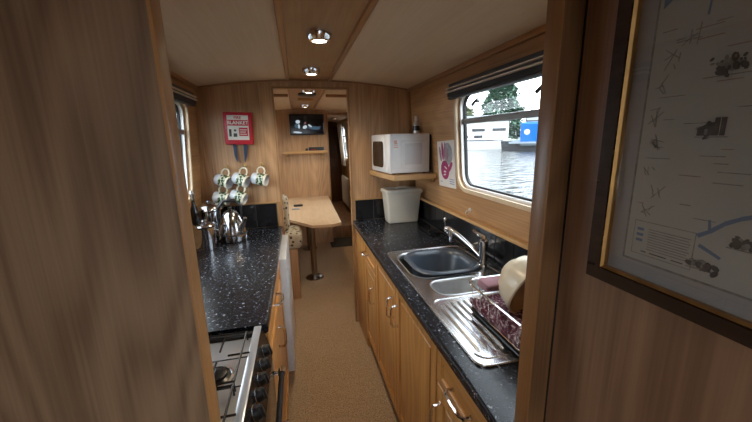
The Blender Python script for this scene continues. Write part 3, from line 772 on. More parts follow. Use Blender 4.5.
XL = -.147
cabinet('base_cabinet', 'golden oak base cabinet on the left between cooker and white fridge', -1, XL, -.685, 1.137, 1.922,
        [('drawer', 1.137+g, 1.922-g, .722, .864, ((1.42, .835), (1.53, .835))), ('door', 1.137+g, 1.922-g, .115, .718, ((1.46, .70), (1.46, .60)))])
b = B().box(-.21, -.195, 1.14, 1.92, .001, .098); obj('plinth', b, 'plinthw', label='oak plinth under the left-hand base cabinet', cat='plinth')
t = thing('fridge', (-.42, 2.22, 0), 'white under-counter fridge at the far end of the left worktop', 'fridge')
b = B().box(-.685, -.158, 1.930, 2.49, .03, .866, .004); obj('body', b, 'whiteapp', t)
b = B().box(-.155, -.108, 1.932, 2.488, .100, .864, .007); dr = obj('door', b, 'whiteapp', t)
b = B().box(-.110, -.100, 1.955, 1.975, .60, .80, .004); obj('handle', b, 'whiteapp', dr)
for (x, y) in ((-.19, 1.97), (-.19, 2.45), (-.65, 1.97), (-.65, 2.45)): obj('foot', B().lathe([(.02, 0), (.02, .032)], (x, y, 0), 12), 'black', t)
b = B().box(-.685, -.15, 2.497, 2.575, .001, .870, .002); obj('end_panel', b, 'cab', label='oak end panel closing the left worktop at the dining doorway', cat='panel')

# ------------------------------------------------------------------ pans and kettle on the left worktop
t = thing('saucepan', (-.585, 2.135, .911), 'squat shiny steel pan with a flat lid, front one beside the left partition', 'pan')
c = (-.585, 2.135, .9112)
b = B().lathe([(.060, 0), (.065, .003), (.066, .140), (.069, .143), (.067, .146)], c, 36); obj('body', b, 'pansteel', t)
b = B().lathe([(.070, .144), (.072, .150), (.066, .157), (.030, .163), (.008, .165), (.008, .170), (.014, .176), (.010, .182), (0, .183)], c, 36); obj('lid', b, 'pansteel', t)
b = B().tube([(c[0]+.064, c[1]-.010, c[2]+.12), (c[0]+.084, c[1]-.014, c[2]+.117), (c[0]+.087, c[1]-.015, c[2]+.06), (c[0]+.065, c[1]-.012, c[2]+.045)], .0045, 8); obj('handle', b, 'pansteel', t)
t = thing('stock_pot', (-.605, 2.385, .911), 'large stainless pot with domed lid behind the canister and kettle', 'pot')
c = (-.605, 2.385, .9112)
b = B().lathe([(.078, 0), (.083, .004), (.084, .195), (.088, .199), (.085, .202)], c, 36); obj('body', b, 'pansteel', t)
b = B().lathe([(.089, .200), (.089, .206), (.075, .228), (.045, .244), (.012, .248), (.010, .251), (.020, .257), (.015, .262), (0, .263)], c, 36); obj('lid', b, 'pansteel', t)
t = thing('whistling_kettle', (-.455, 2.285, .911), 'shiny chrome whistling kettle with a black handle under the mugs', 'kettle')
c = (-.455, 2.285, .9112)
b = B().lathe([(.082, 0), (.092, .006), (.094, .03), (.088, .075), (.074, .125), (.058, .162), (.044, .185), (.040, .188)], c, 36); obj('body', b, 'pansteel', t)
b = B().use('pansteel').lathe([(.043, .186), (.040, .194), (.022, .203), (.008, .206)], c, 28); b.use('black').lathe([(.008, .205), (.014, .212), (.014, .224), (0, .227)], c, 18); obj('lid', b, None, t)
b = B().tube([(c[0]-.062, c[1]-.02, c[2]+.155), (c[0]-.068, c[1]-.02, c[2]+.225), (c[0]-.035, c[1]-.012, c[2]+.268), (c[0]+.03, c[1]+.008, c[2]+.268), (c[0]+.066, c[1]+.018, c[2]+.225), (c[0]+.062, c[1]+.018, c[2]+.150)], [.006, .009, .011, .011, .009, .006], 10); obj('handle', b, 'black', t)
b = B().tube([(c[0]+.06, c[1]-.055, c[2]+.085), (c[0]+.088, c[1]-.075, c[2]+.125), (c[0]+.102, c[1]-.085, c[2]+.165)], [.022, .016, .012], 12); obj('spout', b, 'pansteel', t)
b = B().lathe([(.091, .045), (.0935, .048), (.0905, .056)], c, 36, caps=(False, False)); obj('band', b, 'black', t)
t = thing('oil_bottle', (-.660, 2.255, .911), 'slim dark bottle with a dull metal cap standing against the left wall behind the pans', 'bottle')
c = (-.660, 2.255, .9112)
b = B().lathe([(.024, 0), (.027, .004), (.027, .20), (.020, .235), (.011, .26), (.011, .30), (0, .30)], c, 20); obj('body', b, 'blackgloss', t)
b = B().lathe([(.0135, .29), (.0135, .33), (.016, .332), (.012, .350), (0, .352)], c, 16); obj('cap', b, 'chromed', t)
b = B().lathe([(.0276, .06), (.0276, .14)], c, 20, caps=(False, False)); obj('paper_label', b, 'bone', t)

# ------------------------------------------------------------------ mugs on hooks
def mug_parts(root):
    # local frame: hook point at the origin, handle looped over it, body below with its axis level
    R, H = .044, .102; zc_ = -.088
    R0 = Matrix.Rotation(math.radians(20), 4, 'Y') @ Matrix.Rotation(math.radians(-26), 4, 'Z')
    base = Matrix.Translation((0, 0, zc_)) @ Matrix.Rotation(PI/2, 4, 'Y')     # mug axis along +x: mouth to the right
    mx = R0 @ base
    b = B().use('mug').lathe([(0, -H/2), (R*.82, -H/2), (R*.93, -H/2+.006), (R, -H/2+.043)], seg=28, mx=mx, caps=(True, False))
    b.use('floral').lathe([(R, -H/2+.040), (R*1.005, H/2-.012)], seg=28, mx=mx, caps=(False, False))
    b.use('mugrim').lathe([(R*1.0, H/2-.012), (R*1.02, H/2), (R*.97, H/2+.003)], seg=28, mx=mx, caps=(False, False))
    b.use('mug').lathe([(R*.97, H/2+.003), (R*.93, H/2-.002), (R*.91, -H/2+.02), (R*.7, -H/2+.010), (0, -H/2+.009)], seg=28, mx=mx, caps=(False, True))
    body = obj('body', b, None, root, local=True, ang=60)
    pts = [R0 @ Vector(q) for q in ((.026, 0, zc_+R-.002), (.029, 0, zc_+R+.022), (.018, 0, zc_+R+.040), (0, 0, zc_+R+.0455), (-.018, 0, zc_+R+.038), (-.027, 0, zc_+R+.020), (-.024, 0, zc_+R-.002))]
    obj('handle', B().tube(pts, .0058, 10), 'mugrim', root, local=True)
HOOKS = [(-.495, 1.368, 'floral white mug hanging leftmost in the upper row on the back partition'),
         (-.374, 1.369, 'floral white mug hanging in the middle of the upper row on the back partition'),
         (-.258, 1.371, 'floral white mug hanging rightmost, nearest the dining doorway'),
         (-.528, 1.247, 'floral white mug hanging in the lower row, the left one above the pans'),
         (-.402, 1.246, 'floral white mug hanging in the lower row, the right one above the kettle')]
def hook(x, z, label):
    t = thing('mug_hook', (x, PB-.001, z), label, 'hook', 'mug hooks on the back partition')
    b = B().lathe([(.011, 0), (.011, .003), (.006, .006), (0, .006)], seg=14, mx=Matrix.Translation((0, 0, .012)) @ Matrix.Rotation(PI/2, 4, 'X'))
    b.tube([(0, -.004, .012), (0, -.030, .010), (0, -.052, -.003), (0, -.058, .006), (0, -.062, .020)], .0028, 8)
    obj('hook_body', b, 'brass', t, local=True); return t
m0 = None
names = ('the upper row, leftmost', 'the upper row, middle', 'the upper row, rightmost', 'the lower row, left', 'the lower row, right')
for k, (x, z, lab) in enumerate(HOOKS):
    loc = (x, PB-.053, z)
    if m0 is None:
        m0 = thing('mug', loc, lab, 'mug', 'floral mugs hanging on the back partition'); mug_parts(m0); mm = m0
        h0 = hook(x, z+.002, 'brass hook holding the mug of ' + names[k])
    else:
        mm = m0.copy(); C.objects.link(mm); mm.location = loc; mm['label'] = lab
        for ch in list(m0.children):
            c2 = ch.copy(); C.objects.link(c2); c2.parent = mm
        h = h0.copy(); C.objects.link(h); h.location = (x, PB-.001, z+.002); h['label'] = 'brass hook holding the mug of ' + names[k]
        for ch in list(h0.children):
            c2 = ch.copy(); C.objects.link(c2); c2.parent = h
    mm.rotation_euler = ((0, 0, 0), (0, .05, .1), (0, -.12, .15), (0, -.1, .25), (0, .05, .2))[k]

# ------------------------------------------------------------------ fire blanket
t = thing('fire_blanket', (-.389, PB-.001, 1.535), 'red fire blanket pouch with two dark pull tapes on the back partition', 'fire blanket')
y = PB-.001; fx = -.389
tilt = Matrix.Translation((fx, 0, 1.645)) @ Matrix.Rotation(math.radians(1.5), 4, 'Y') @ Matrix.Translation((-fx, 0, -1.645))
b = B().use('red').box(fx-.095, fx+.095, y-.035, y, 1.535, 1.757, .008, mx=tilt); obj('case', b, None, t)
b = B().use('bone').box(fx-.071, fx+.069, y-.0362, y-.034, 1.567, 1.735, mx=tilt)
b.use('red').box(fx-.069, fx+.067, y-.0368, y-.035, 1.664, 1.704, mx=tilt)
b.box(fx+.004, fx+.062, y-.0368, y-.035, 1.594, 1.652, mx=tilt)
b.use('ink'); b.box(fx-.062, fx-.046, y-.0368, y-.035, 1.590, 1.640, mx=tilt); b.box(fx-.034, fx-.010, y-.0368, y-.035, 1.588, 1.612, mx=tilt); b.lathe([(0, 0), (.008, 0), (.008, .001), (0, .001)], seg=12, mx=tilt @ Matrix.Translation((fx-.022, y-.036, 1.632)) @ Matrix.Rotation(PI/2, 4, 'X'))
b.use('bone')
for k in range(3): b.box(fx+.010, fx+.056-.008*(k % 2), y-.0374, y-.036, 1.604+.015*k, 1.609+.015*k, mx=tilt)
tm = lambda z: tilt @ Matrix.Translation((fx-.001, y-.0372, z)) @ Matrix.Rotation(PI/2, 4, 'X')
b.use('bone').mesh(text_mesh('BLANKET', .033, .0006), tm(1.684)); b.use('red').mesh(text_mesh('FIRE', .027, .0006), tm(1.718))
obj('printed_panel', b, None, t, label='white panel with red lettering')
for s in (-1, 1):
    b = B(); x = fx+s*.036-.004
    L = []
    for (z, w, dy, dx) in ((1.54, .011, -.016, 0), (1.50, .011, -.018, -s*.002), (1.455, .010, -.020, -s*.003), (1.425, .006, -.022, -s*.004+.005*-s), (1.410, .002, -.022, -s*.004+.008*-s)):
        L.append([(x+dx-w, y+dy, z), (x+dx+w, y+dy, z), (x+dx+w, y+dy+.003, z), (x+dx-w, y+dy+.003, z)])
    b.loft(L); obj('pull_tape', b, 'tape', t, label='dark blue pull tape')

# ------------------------------------------------------------------ ceiling lamps
def lamp(x, y, label, r=.052):
    t = thing('ceiling_lamp', (x, y, zc(x)-.038), label, 'lamp', 'round chrome ceiling lamps')
    z = zc(x)-.038
    b = B().lathe([(.030, .004), (.033, .0), (.044, .004), (r, .016), (r+.004, .030), (r+.004, .0375), (r-.006, .0375)], (x, y, z), 32, caps=(False, True)); obj('housing', b, 'chrome', t)
    b = B().lathe([(0, .005), (.031, .005), (.031, .008), (0, .008)], (x, y, z), 24); obj('lens', b, 'lamp', t)
    la = bpy.data.lights.new('lamp_beam', 'SPOT'); la.energy = 7; la.color = (1, .80, .55); la.spot_size = 2.3; la.spot_blend = .6; la.shadow_soft_size = .03
    o = bpy.data.objects.new('lamp_beam', la); C.objects.link(o); o.parent = t; o.location = (0, 0, -.003)
lamp(.123, 1.487, 'round chrome ceiling lamp nearest the viewer over the gangway')
lamp(.122, 2.195, 'round chrome ceiling lamp just before the dining doorway')
lamp(.135, 3.02, 'chrome ceiling lamp in the dining cabin just past the doorway')
lamp(.137, 4.30, 'chrome ceiling lamp in the dining cabin above the television')
lamp(.70, 6.15, 'small ceiling lamp in the far passage right of the television')
b = B().lathe([(.085, .024), (.088, .010), (.070, .0), (0, -.002)], (.132, 3.32, zc(.132)-.0245), 28); obj('roof_vent', b, 'black', label='dark round roof vent between the dining cabin lamps', cat='vent')
b = B().lathe([(.085, .024), (.088, .010), (.070, .0), (0, -.002)], (.132, 3.75, zc(.132)-.0245), 28); obj('roof_vent', b, 'shelfw', label='brown round roof vent further along the dining ceiling', cat='vent')

# ------------------------------------------------------------------ dining cabin
tp = [(.095, 3.18), (.300, 3.165), (.388, 3.22), (.410, 4.893), (-.33, 4.893), (-.33, 3.62), (-.137, 3.52)]
t = thing('dining_table', (.10, 4.1, 0), 'pale beech dining table on dark pole legs beyond the doorway', 'table')
b = B().use('table').poly(tp, [], lambda u, v: (u, v, .740), lambda u, v: (u, v, .712)); obj('tabletop', b, None, t)
for (x, y) in ((.103, 3.65), (.09, 4.72)):
    l = obj('leg', B().lathe([(.034, .012), (.034, .70), (.06, .705), (.06, .7115)], (x, y, 0), 20), 'chromed', t)
    obj('base_plate', B().lathe([(.105, .001), (.105, .006), (.09, .014), (.035, .022)], (x, y, 0), 28), 'chromed', l)
b = B().use('black').loft([[(x, y, z) for x, y in rrect(-.03, 4.22, hx, hy, .02, 4)] for hx, hy, z in ((.055, .028, .7405), (.06, .032, .747), (.055, .028, .760), (.03, .015, .763))])
obj('glasses_case', b, label='small dark case lying on the dining table', cat='case')
b = B().use('greypaint').box(-.105, -.015, 4.0, 4.07, .7405, .748, .002); obj('notebook', b, label='small grey-violet notebook on the dining table before the dark case', cat='notebook')
t = thing('bench_seat', (-.42, 4.1, 0), 'left dining bench with floral upholstery beside the table', 'bench')
b = B().box(-.69, -.25, 3.52, 4.885, .001, .37, .004); obj('base', b, 'oak_wall', t)
b = B().box(-.69, -.20, 3.50, 4.885, .372, .49, .035, 4); obj('seat_cushion', b, 'uphol', t)
t = thing('footstool', (-.15, 3.32, 0), 'small floral upholstered seat between white fridge and dining table', 'seat')
b = B().box(-.30, -.005, 3.12, 3.48, .52, .695, .06, 4); obj('cushion', b, 'uphol', t)
b = B().box(-.28, -.06, 3.15, 3.45, .001, .522, .004); obj('base', b, 'oak_wall', t)
t = thing('back_cushion', (-.16, 3.30, .70), 'floral cushion standing upright at the left of the dining doorway', 'cushion')
b = B().box(-.22, -.120, 3.18, 3.42, .697, 1.03, .04, 4); obj('cover', b, 'uphol', t)

# television and shelf
t = thing('television', (.168, TV-.005, 1.63), 'flat black television showing dim figures on the dining bulkhead', 'television')
b = B().box(-.072, .405, TV-.055, TV-.018, 1.630, 1.912, .005); b.box(.08, .26, TV-.018, TV-.0005, 1.70, 1.84); obj('case', b, 'black', t)
b = B().use('screen').box(-.055, .388, TV-.0562, TV-.054, 1.648, 1.897)
def sp(key, pts, k=1): b.use(key).poly(pts, [], lambda u, v: (u, TV-.0568-.0002*k, v), lambda u, v: (u, TV-.0555, v))
sp('scr_white', ell(.042, 1.81, .030, .024)); sp('scr_blue', ell(.03, 1.755, .035, .03), 2); sp('scr_white', ell(.055, 1.748, .013, .03), 3)
sp('scr_pink', ell(.142, 1.792, .014, .017), 2); sp('scr_white', ell(.135, 1.738, .032, .022, .5), 3); sp('scr_blue', ell(.26, 1.725, .085, .024, -.1), 2); sp('scr_white', ell(.205, 1.755, .03, .012, -.6), 3); sp('scr_white', ell(.03, 1.668, .06, .012, -.1), 3); sp('scr_blue', ell(.31, 1.735, .05, .008, .1), 4)
obj('screen', b, None, t)
t = thing('wall_shelf', (.122, TV-.001, 1.33), 'narrow oak shelf on two brackets under the television', 'shelf')
b = B().box(-.185, .425, TV-.125, TV-.0005, 1.375, 1.400, .003); b.box(-.185, .425, TV-.128, TV-.118, 1.385, 1.414, .003); obj('board', b, 'shelfw', t)
for x in (-.14, .36):
    b = B().poly([(TV-.001, 1.3745), (TV-.105, 1.3745), (TV-.100, 1.355), (TV-.045, 1.335), (TV-.030, 1.285), (TV-.001, 1.275)], [], lambda u, v: (x-.011, u, v), lambda u, v: (x+.011, u, v)); obj('bracket', b, 'shelfw', t)
t = thing('set_top_box', (.26, TV-.07, 1.401), 'small black box with a lit display on the shelf under the television', 'box')
b = B().box(.165, .378, TV-.112, TV-.02, 1.4012, 1.462, .004); obj('case', b, 'black', t)
b = B().use('led').box(.205, .255, TV-.1132, TV-.1115, 1.424, 1.436); obj('display', b, None, t)
b = B().lathe([(.016, 0), (.019, .004), (.019, .04), (.012, .046), (0, .046)], (.140, TV-.07, 1.4012), 16); obj('small_speaker', b, 'black', label='small dark round device left of the set-top box on the shelf', cat='speaker')

# passage beyond
b = B().box(.462, .948, 5.15, Y1, .001, .19, .004); struct('floor_step', b, 'oak_dark', label='raised oak step in the passage beyond the dining table', cat='step')
b = B().box(.40, .86, 4.66, 5.10, .001, .014, .004); obj('door_mat', b, 'mat', label='dark door mat on the floor before the passage step', cat='mat')
t = thing('radiator', (.90, 6.45, .30), 'white radiator under the curtained window in the passage', 'radiator')
b = B().box(.878, .908, 6.05, 6.85, .30, .84, .008)
for k in range(16): b.box(.870, .880, 6.065+.05*k, 6.09+.05*k, .33, .81, .004, 1)
obj('panel', b, 'white', t)
for y in (6.15, 6.75): obj('bracket', B().box(.908, .9495, y-.02, y+.02, .5, .65), 'white', t)
def curtain(y0, y1, label):
    b = B(); n = 48; A_, Bb = [], []
    for k in range(n+1):
        y = y0+(y1-y0)*k/n; dx = .016*math.sin(k*1.35)
        A_.append((y, dx))
    lo, hi = 1.05, 1.85
    L = []
    for z in (lo, lo+.2, lo+.5, hi):
        pinch = 1-.25*math.exp(-((z-1.3)/.12)**2)
        L.append([(xr(z)-.045+dx, y0+(y-y0)*pinch, z) for y, dx in A_]+[(xr(z)-.040+dx, y0+(y-y0)*pinch, z) for y, dx in reversed(A_)])
    b.loft(L); obj('curtain', b, 'curtain', ang=80, label=label, cat='curtain')
curtain(6.50, 7.0, 'pale pleated curtain at the far side of the passage window'); curtain(5.70, 5.98, 'pale pleated curtain at the near side of the passage window')
t = thing('cabin_door', (.60, 7.38, .19), 'dark brown panelled door at the far end of the passage', 'door')
b = B().box(.47, .93, 7.36, 7.395, .195, 1.84, .003); d = obj('door_leaf', b, 'brownwood', t)
b = B().box(.53, .87, 7.352, 7.362, 1.15, 1.72, .006); b.box(.53, .87, 7.352, 7.362, .32, 1.0, .006); obj('raised_panels', b, 'brownwood', d)

# ------------------------------------------------------------------ framed map on the corridor wall
FX = .4775; FY1, FY0, FZ0, FZ1 = .425, -.20, 1.320, 1.845
t = thing('framed_map', (FX, (FY0+FY1)/2, FZ0), 'framed illustrated map under glass in a dark frame with gilt edge', 'picture')
def frame_ring(key, g0, g1, d0, d1):
    b = B()
    o_ = [(FY0+g0, FZ0+g0), (FY1-g0, FZ0+g0), (FY1-g0, FZ1-g0), (FY0+g0, FZ1-g0)]; i_ = [(FY0+g1, FZ0+g1), (FY1-g1, FZ0+g1), (FY1-g1, FZ1-g1), (FY0+g1, FZ1-g1)]
    b.loft([[(FX-.0006, u, v) for u, v in o_], [(FX-d0*.7, u, v) for u, v in o_], [(FX-d0, u+(.002 if u < 0 else -.002), v+(.002 if v < 1.5 else -.002)) for u, v in o_], [(FX-d1, u, v) for u, v in i_], [(FX-.0006, u, v) for u, v in i_]], closed=True)
    return b
obj('outer_frame', frame_ring('framedark', 0, .0195, .020, .016), 'framedark', t, ang=25)
obj('gilt_slip', frame_ring('gold', .0197, .0245, .0155, .0115), 'gold', t, ang=25, label='gilt inner edge')
pm = lambda d: (lambda u, v: (FX-d, u, v))
b = B().use('matboard').box(FX-.004, FX-.001, FY0+.02, FY1-.02, FZ0+.02, FZ1-.02)
my0, my1, mz0, mz1 = FY0+.05, FY1-.050, FZ0+.050, FZ1-.05
def mk(key, pts, d): b.use(key).poly(pts, [], pm(d), pm(.0038))
def rc(y0, y1, z0, z1): return [(y0, z0), (y1, z0), (y1, z1), (y0, z1)]
mk('inkmid', rc(my0-.003, my1+.003, mz0-.003, mz1+.003), .0042); mk('mappaper', rc(my0, my1, mz0, mz1), .0044)
# legend box with lines of print
mk('inkmid', rc(.289, .366, 1.379, 1.428), .0046); mk('mappaper', rc(.290, .365, 1.380, 1.427), .0048)
for k in range(9): mk('inkmid', rc(.293+.004*random.random(), .345, 1.3885+.0036*k, 1.3897+.0036*k), .0050)
for k in range(3): mk('river', rc(.352, .361, 1.398+.008*k, 1.402+.008*k), .0050)
mk('ink', rc(.345, .352, 1.3835, 1.385), .005); mk('ink', rc(.318, .340, 1.3835, 1.385), .005); mk('ink', rc(.298, .312, 1.3835, 1.385), .005)
# river
def stroke(key, pts, w, d=.0050):
    for (a, c) in zip(pts, pts[1:]):
        dx, dz = c[0]-a[0], c[1]-a[1]; L_ = math.hypot(dx, dz); nx_, nz_ = -dz/L_*w, dx/L_*w
        mk(key, [(a[0]+nx_, a[1]+nz_), (c[0]+nx_*.8, c[1]+nz_*.8), (c[0]-nx_*.8, c[1]-nz_*.8), (a[0]-nx_, a[1]-nz_)], d)
stroke('river', [(.288, 1.425), (.277, 1.433), (.264, 1.446), (.250, 1.455), (.225, 1.466), (.18, 1.472)], .0026)
stroke('river', [(.277, 1.433), (.279, 1.447)], .0014, .0051); stroke('river', [(.285, 1.414), (.262, 1.404)], .002, .0051)
mk('river', [(.370, mz1-.06), (.370, 1.705), (.352, 1.718), (.335, 1.742), (.34, mz1-.06)], .005)
stroke('river', [(.317, 1.735), (.317, 1.70), (.318, 1.682)], .0012)
# coast names and roads
for k in range(130):
    y = my0+.02+(my1-my0-.03)*random.random(); z = 1.44+(mz1-1.45)*random.random(); w = .004+.012*random.random()
    mk(random.choice(('inkmid', 'inkmid', 'inkred')), rc(y-w, y+w, z, z+.0011), .0049)
pts = [(.33, 1.665), (.348, 1.64), (.357, 1.61), (.362, 1.57), (.352, 1.54), (.36, 1.50), (.345, 1.47), (.353, 1.44)]
for (y, z) in pts:
    for q in range(5): stroke('inkmid', [(y+random.uniform(-.008, .008), z+random.uniform(-.014, .014)), (y+random.uniform(-.012, .012), z+random.uniform(-.014, .014))], .0006, .0047)
# little engraved views
def sketch(cy, cz, w, h, n, tower=False):
    for q in range(n):
        y = cy+random.gauss(0, w*.4); z = cz+random.gauss(0, h*.35); s = .35+random.random()
        mk(random.choice(('ink', 'ink', 'inkmid')), ell(y, z, .0045*s, .0028*s, random.random()*3, 7), .0050+.00002*q)
    mk('inkmid', rc(cy-w, cy+w, cz-h*.8, cz-h*.8+.0012), .005)
    if tower:
        for dy in (-.0105, -.0045): mk('ink', rc(cy+dy-.0022, cy+dy+.0022, cz-h*.6, cz+h*1.25), .0056)
        mk('ink', [(cy-.004, cz-h*.6), (cy+.014, cz-h*.6), (cy+.014, cz+h*.2), (cy+.005, cz+h*.65), (cy-.004, cz+h*.2)], .0055)
        mk('inkmid', rc(cy+.0035, cy+.0065, cz-h*.5, cz+h*.1), .0057)
sketch(.290, 1.622, .022, .014, 46); sketch(.294, 1.552, .016, .011, 16, True); sketch(.243, 1.427, .016, .010, 26); sketch(.279, 1.389, .016, .007, 22)
sketch(.20, 1.56, .022, .012, 30); sketch(.13, 1.48, .022, .012, 30); sketch(.14, 1.66, .020, .012, 16, True); sketch(.03, 1.56, .022, .012, 26)
obj('map_print', b, None, t, smooth=False, label='pale printed map with blue rivers and small engravings')
b = B().box(FX-.0095, FX-.0085, FY0+.02, FY1-.02, FZ0+.02, FZ1-.02); obj('glass', b, 'picglass', t)

# ------------------------------------------------------------------ outside
WZ = .40
b = B().poly([(-14, -60), (120, -60), (120, 120), (-14, 120)], [[(-.80, -2.6), (1.06, -2.6), (1.06, 7.8), (-.80, 7.8)]], lambda u, v: (u, v, WZ), lambda u, v: (u, v, WZ-.05))
struct('canal_water', b, 'water', label='rippled grey canal water outside the window', cat='water', smooth=False)
n2 = Vector((.57, .82, 0)); n2.normalize(); t2 = Vector((.82, -.57, 0)); t2.normalize()
FR = Matrix(((t2.x, n2.x, 0, 0), (t2.y, n2.y, 0, 0), (0, 0, 1, WZ), (0, 0, 0, 1)))          # s along the bank, d out across the water
b = B().box(-60, 60, 36.4, 110, -.3, .45, mx=FR); struct('canal_bank', b, 'grass', label='far grassy canal bank', cat='bank')
b = B().box(-40, 40, 35.6, 36.4, -.3, .62, mx=FR); struct('canal_quay', b, 'bank', label='pale quay edge along the far bank', cat='quay')
b = B().box(-14.5, -13.8, -60, 120, -.3, .9); struct('towpath_bank', b, 'bank', label='pale bank outside the left window', cat='bank')
def O(s, d, z): return FR @ Vector((s, d, z))
def boat_hull(b, s0, s1, d, wd, h, bow_left=True, key='hulldark'):
    b.use(key); L = []
    for (f, hw, dz) in ((0, .03, .25), (.06, .35, .16), (.16, .8, .06), (.30, 1, 0), (1, 1, 0)):
        s = s0+(s1-s0)*f; hh = h+dz
        L.append([(s, d-wd*hw, -.1), (s-(.12 if f == 0 else 0), d-wd*hw-.04, hh), (s-(.12 if f == 0 else 0), d+wd*hw+.04, hh), (s, d+wd*hw, -.1)])
    b.loft(L, mx=FR)
# blue narrowboat
t = thing('narrowboat', O(6, 30, 0), 'blue narrowboat with dark hull moored across the water', 'boat')
b = B(); boat_hull(b, -.45, 15, 30, 1.05, .55); obj('hull', b, None, t)
b = B().use('hullgrey').box(.9, 15, 28.84, 28.94, .40, .58, mx=FR); b.use('palegrey').box(.05, 15, 28.80, 28.86, .56, .70, mx=FR); b.box(.25, 1.0, 29.2, 30.8, .58, .86, .03, mx=FR); obj('fore_deck', b, None, t)
b = B().loft([[(s, d, z) for d, z in ((28.98, .56), (29.15, 2.05), (29.5, 2.22), (30.5, 2.22), (30.85, 2.05), (31.02, .56))] for s in (.92, 13)], mx=FR); cb = obj('cabin', b, 'blueboat', t)
def ph(s, d, z, key):
    mx = FR @ Matrix.Translation((s, d, z)) @ Matrix.Rotation(PI/2, 4, 'X')
    return B().use('boatwhite').lathe([(.12, 0), (.21, 0), (.21, .03), (.12, .03)], seg=20, mx=mx).use('blackgloss').lathe([(0, 0), (.12, 0), (.12, .02), (0, .02)], seg=20, mx=mx)
for s in (1.35, 3.2, 5.0): obj('porthole', ph(s, 29.08, 1.45, 0), None, cb)
# white cruiser
def cruiser(s0, d, L_, label):
    t = thing('cabin_cruiser', O(s0+L_/2, d, 0), label, 'boat')
    b = B(); boat_hull(b, s0, s0+L_, d, 1.2, .75, key='boatwhite'); b.use('hulldark').box(s0+.4, s0+L_+.02, d-1.26, d-1.19, .78, .86, mx=FR); obj('hull', b, None, t)
    b = B().loft([[(s0+L_*f0+sl, d-1.0, z), (s0+L_*f1-sl, d-1.0, z), (s0+L_*f1-sl, d+1.0, z), (s0+L_*f0+sl, d+1.0, z)] for f0, f1, sl, z in ((.25, .9, 0, .8), (.25, .9, .25, 1.45), (.25, .9, .3, 1.5))], mx=FR); c = obj('cabin', b, 'boatwhite', t)
    for f in (.40, .55, .70): obj('cabin_window', B().box(s0+L_*f, s0+L_*f+.75, d-1.02, d-.97, 1.05, 1.28, .02, mx=FR), 'blackgloss', c)
    b = B()
    for k in range(7): b.tube([(s0+.2+L_*.035*k, d-.9, .8), (s0+.2+L_*.035*k, d-.9, 1.3)], .02, 6, mx=FR)
    b.tube([(s0+.2, d-.9, 1.3), (s0+.2+L_*.21, d-.9, 1.3)], .02, 6, mx=FR); obj('railing', b, 'hullgrey', t)
cruiser(-9.0, 33.6, 8.6, 'white cabin cruiser moored on the far bank, left in the window'); cruiser(1.0, 33.8, 8.5, 'white cabin cruiser moored on the far bank behind the blue narrowboat')
def shed(s, d, L_, h, label):
    t = thing('boat_shed', O(s+L_/2, d, .45), label, 'shed')
    obj('walls', B().box(s, s+L_, d, d+4, .45, h, mx=FR), 'boatwhite', t)
    for k in range(int(L_/2.2)): obj('shed_window', B().box(s+.5+2.2*k, s+1.9+2.2*k, d-.04, d+.02, 1.75, 2.05, mx=FR), 'hulldark', t)
    obj('eaves', B().box(s-.1, s+L_+.1, d-.12, d-.02, h-.10, h-.02, mx=FR), 'hullgrey', t)
    obj('roof', B().loft([[(x, d-.2, h), (x, d+2, h+.7), (x, d+4.2, h)] for x in (s-.2, s+L_+.2)], mx=FR), 'hullgrey', t)
shed(-11, 40, 11.0, 2.9, 'low white boatyard shed behind the left cruiser'); shed(2.0, 41, 12, 2.8, 'low white boatyard shed behind the blue narrowboat')
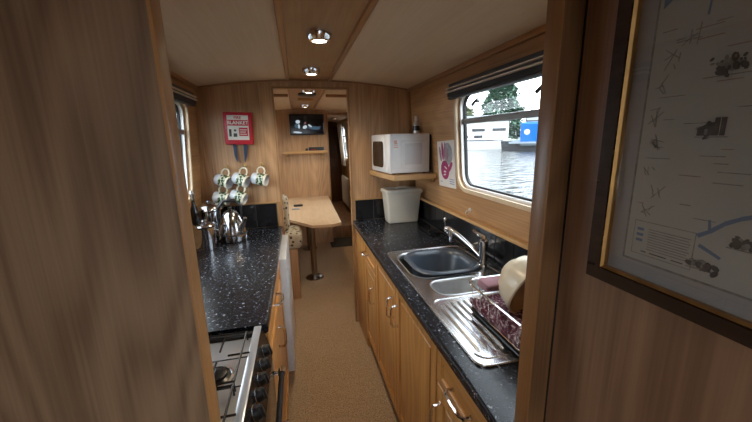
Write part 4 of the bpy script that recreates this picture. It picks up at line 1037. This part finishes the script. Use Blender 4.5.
# trees
def tree(s, d, h, r, key, shape, label, n=900):
    t = thing('tree', O(s, d, .45), label, 'tree')
    obj('trunk', B().tube([tuple(O(s, d, .4)), tuple(O(s, d, h*.35)), tuple(O(s+.1, d, h*.8))], [.18, .14, .04], 8), 'bark', t)
    tb = bmesh.new()
    for k in range(n):
        f = random.random(); a = random.random()*2*PI
        if shape == 'cone': f = f**1.25; z = .9+(h-.9)*f; rr = r*(1-f)**.7*(.55+.45*random.random())+.12; rr *= .86+.14*math.sin(f*22+a*3)
        else:
            th = math.acos(2*random.random()-1); q = .55+.45*random.random(); rr = r*math.sin(th)*q; z = h*.6+h*.38*math.cos(th)*q
        c = O(s+rr*math.cos(a), d+rr*math.sin(a), z); L_ = .16+.26*random.random()
        u = Vector((random.uniform(-1, 1), random.uniform(-1, 1), random.uniform(-.5, .5))).normalized()*L_; v = u.cross(Vector((random.random()-.5, random.random()-.5, 1))).normalized()*L_*.6
        tb.faces.new([tb.verts.new(c+u), tb.verts.new(c+v), tb.verts.new(c-u), tb.verts.new(c-v)])
    bb = B(); bb._take(tb); obj('foliage', bb, key, t, smooth=False)
tree(-1.2, 52, 10.8, 4.3, 'leaf', 'cone', 'dark conifer rising behind the boats in the window', 8000)
tree(-6.6, 47.5, 5.8, 2.4, 'leaf2', 'round', 'rounded pale green tree left of the conifer', 3200)
tree(-12.2, 49, 6.2, 2.6, 'leaf2', 'round', 'rounded tree furthest left on the far bank', 1200)
tree(8.0, 55, 5.6, 2.8, 'leaf2', 'round', 'rounded tree right of the conifer beyond the pole', 1000)
b = B().tube([tuple(O(2.55, 47.5, .4)), tuple(O(2.55, 47.5, 5.6))], .07, 8); obj('mooring_pole', b, 'hullgrey', label='thin grey pole standing right of the conifer', cat='pole')

# ------------------------------------------------------------------ light
w = bpy.data.worlds.new('overcast_sky'); sc.world = w; w.use_nodes = True
nt = w.node_tree; bg = nt.nodes['Background']
bg.inputs[0].default_value = (.80, .91, 1.0, 1); bg.inputs[1].default_value = 3.4

# ------------------------------------------------------------------ camera
cam = bpy.data.cameras.new('camera'); co = bpy.data.objects.new('camera', cam); C.objects.link(co); sc.camera = co
cam.sensor_width = 36; cam.lens = 329/752*36; cam.clip_start = .02; cam.clip_end = 500
yw, p, r = .2286, .2147, -.0229
fwd = Vector((math.sin(yw)*math.cos(p), math.cos(yw)*math.cos(p), -math.sin(p))); rt = Vector((math.cos(yw), -math.sin(yw), 0)); up = rt.cross(fwd)
R_ = rt*math.cos(r)+up*math.sin(r); U_ = -rt*math.sin(r)+up*math.cos(r)
mt = Matrix((R_, U_, -fwd)).transposed().to_4x4(); mt.translation = (0, 0, 1.55); co.matrix_world = mt

vs = sc.view_settings
vs.view_transform = 'Standard'; vs.look = 'None'; vs.gamma = 1; vs.exposure = 1.12; vs.use_curve_mapping = False
sc.cycles.max_bounces = 10; sc.cycles.diffuse_bounces = 6; sc.cycles.glossy_bounces = 4; sc.cycles.transparent_max_bounces = 12
sc.cycles.sample_clamp_indirect = 6; sc.cycles.caustics_reflective = True; sc.cycles.caustics_refractive = False
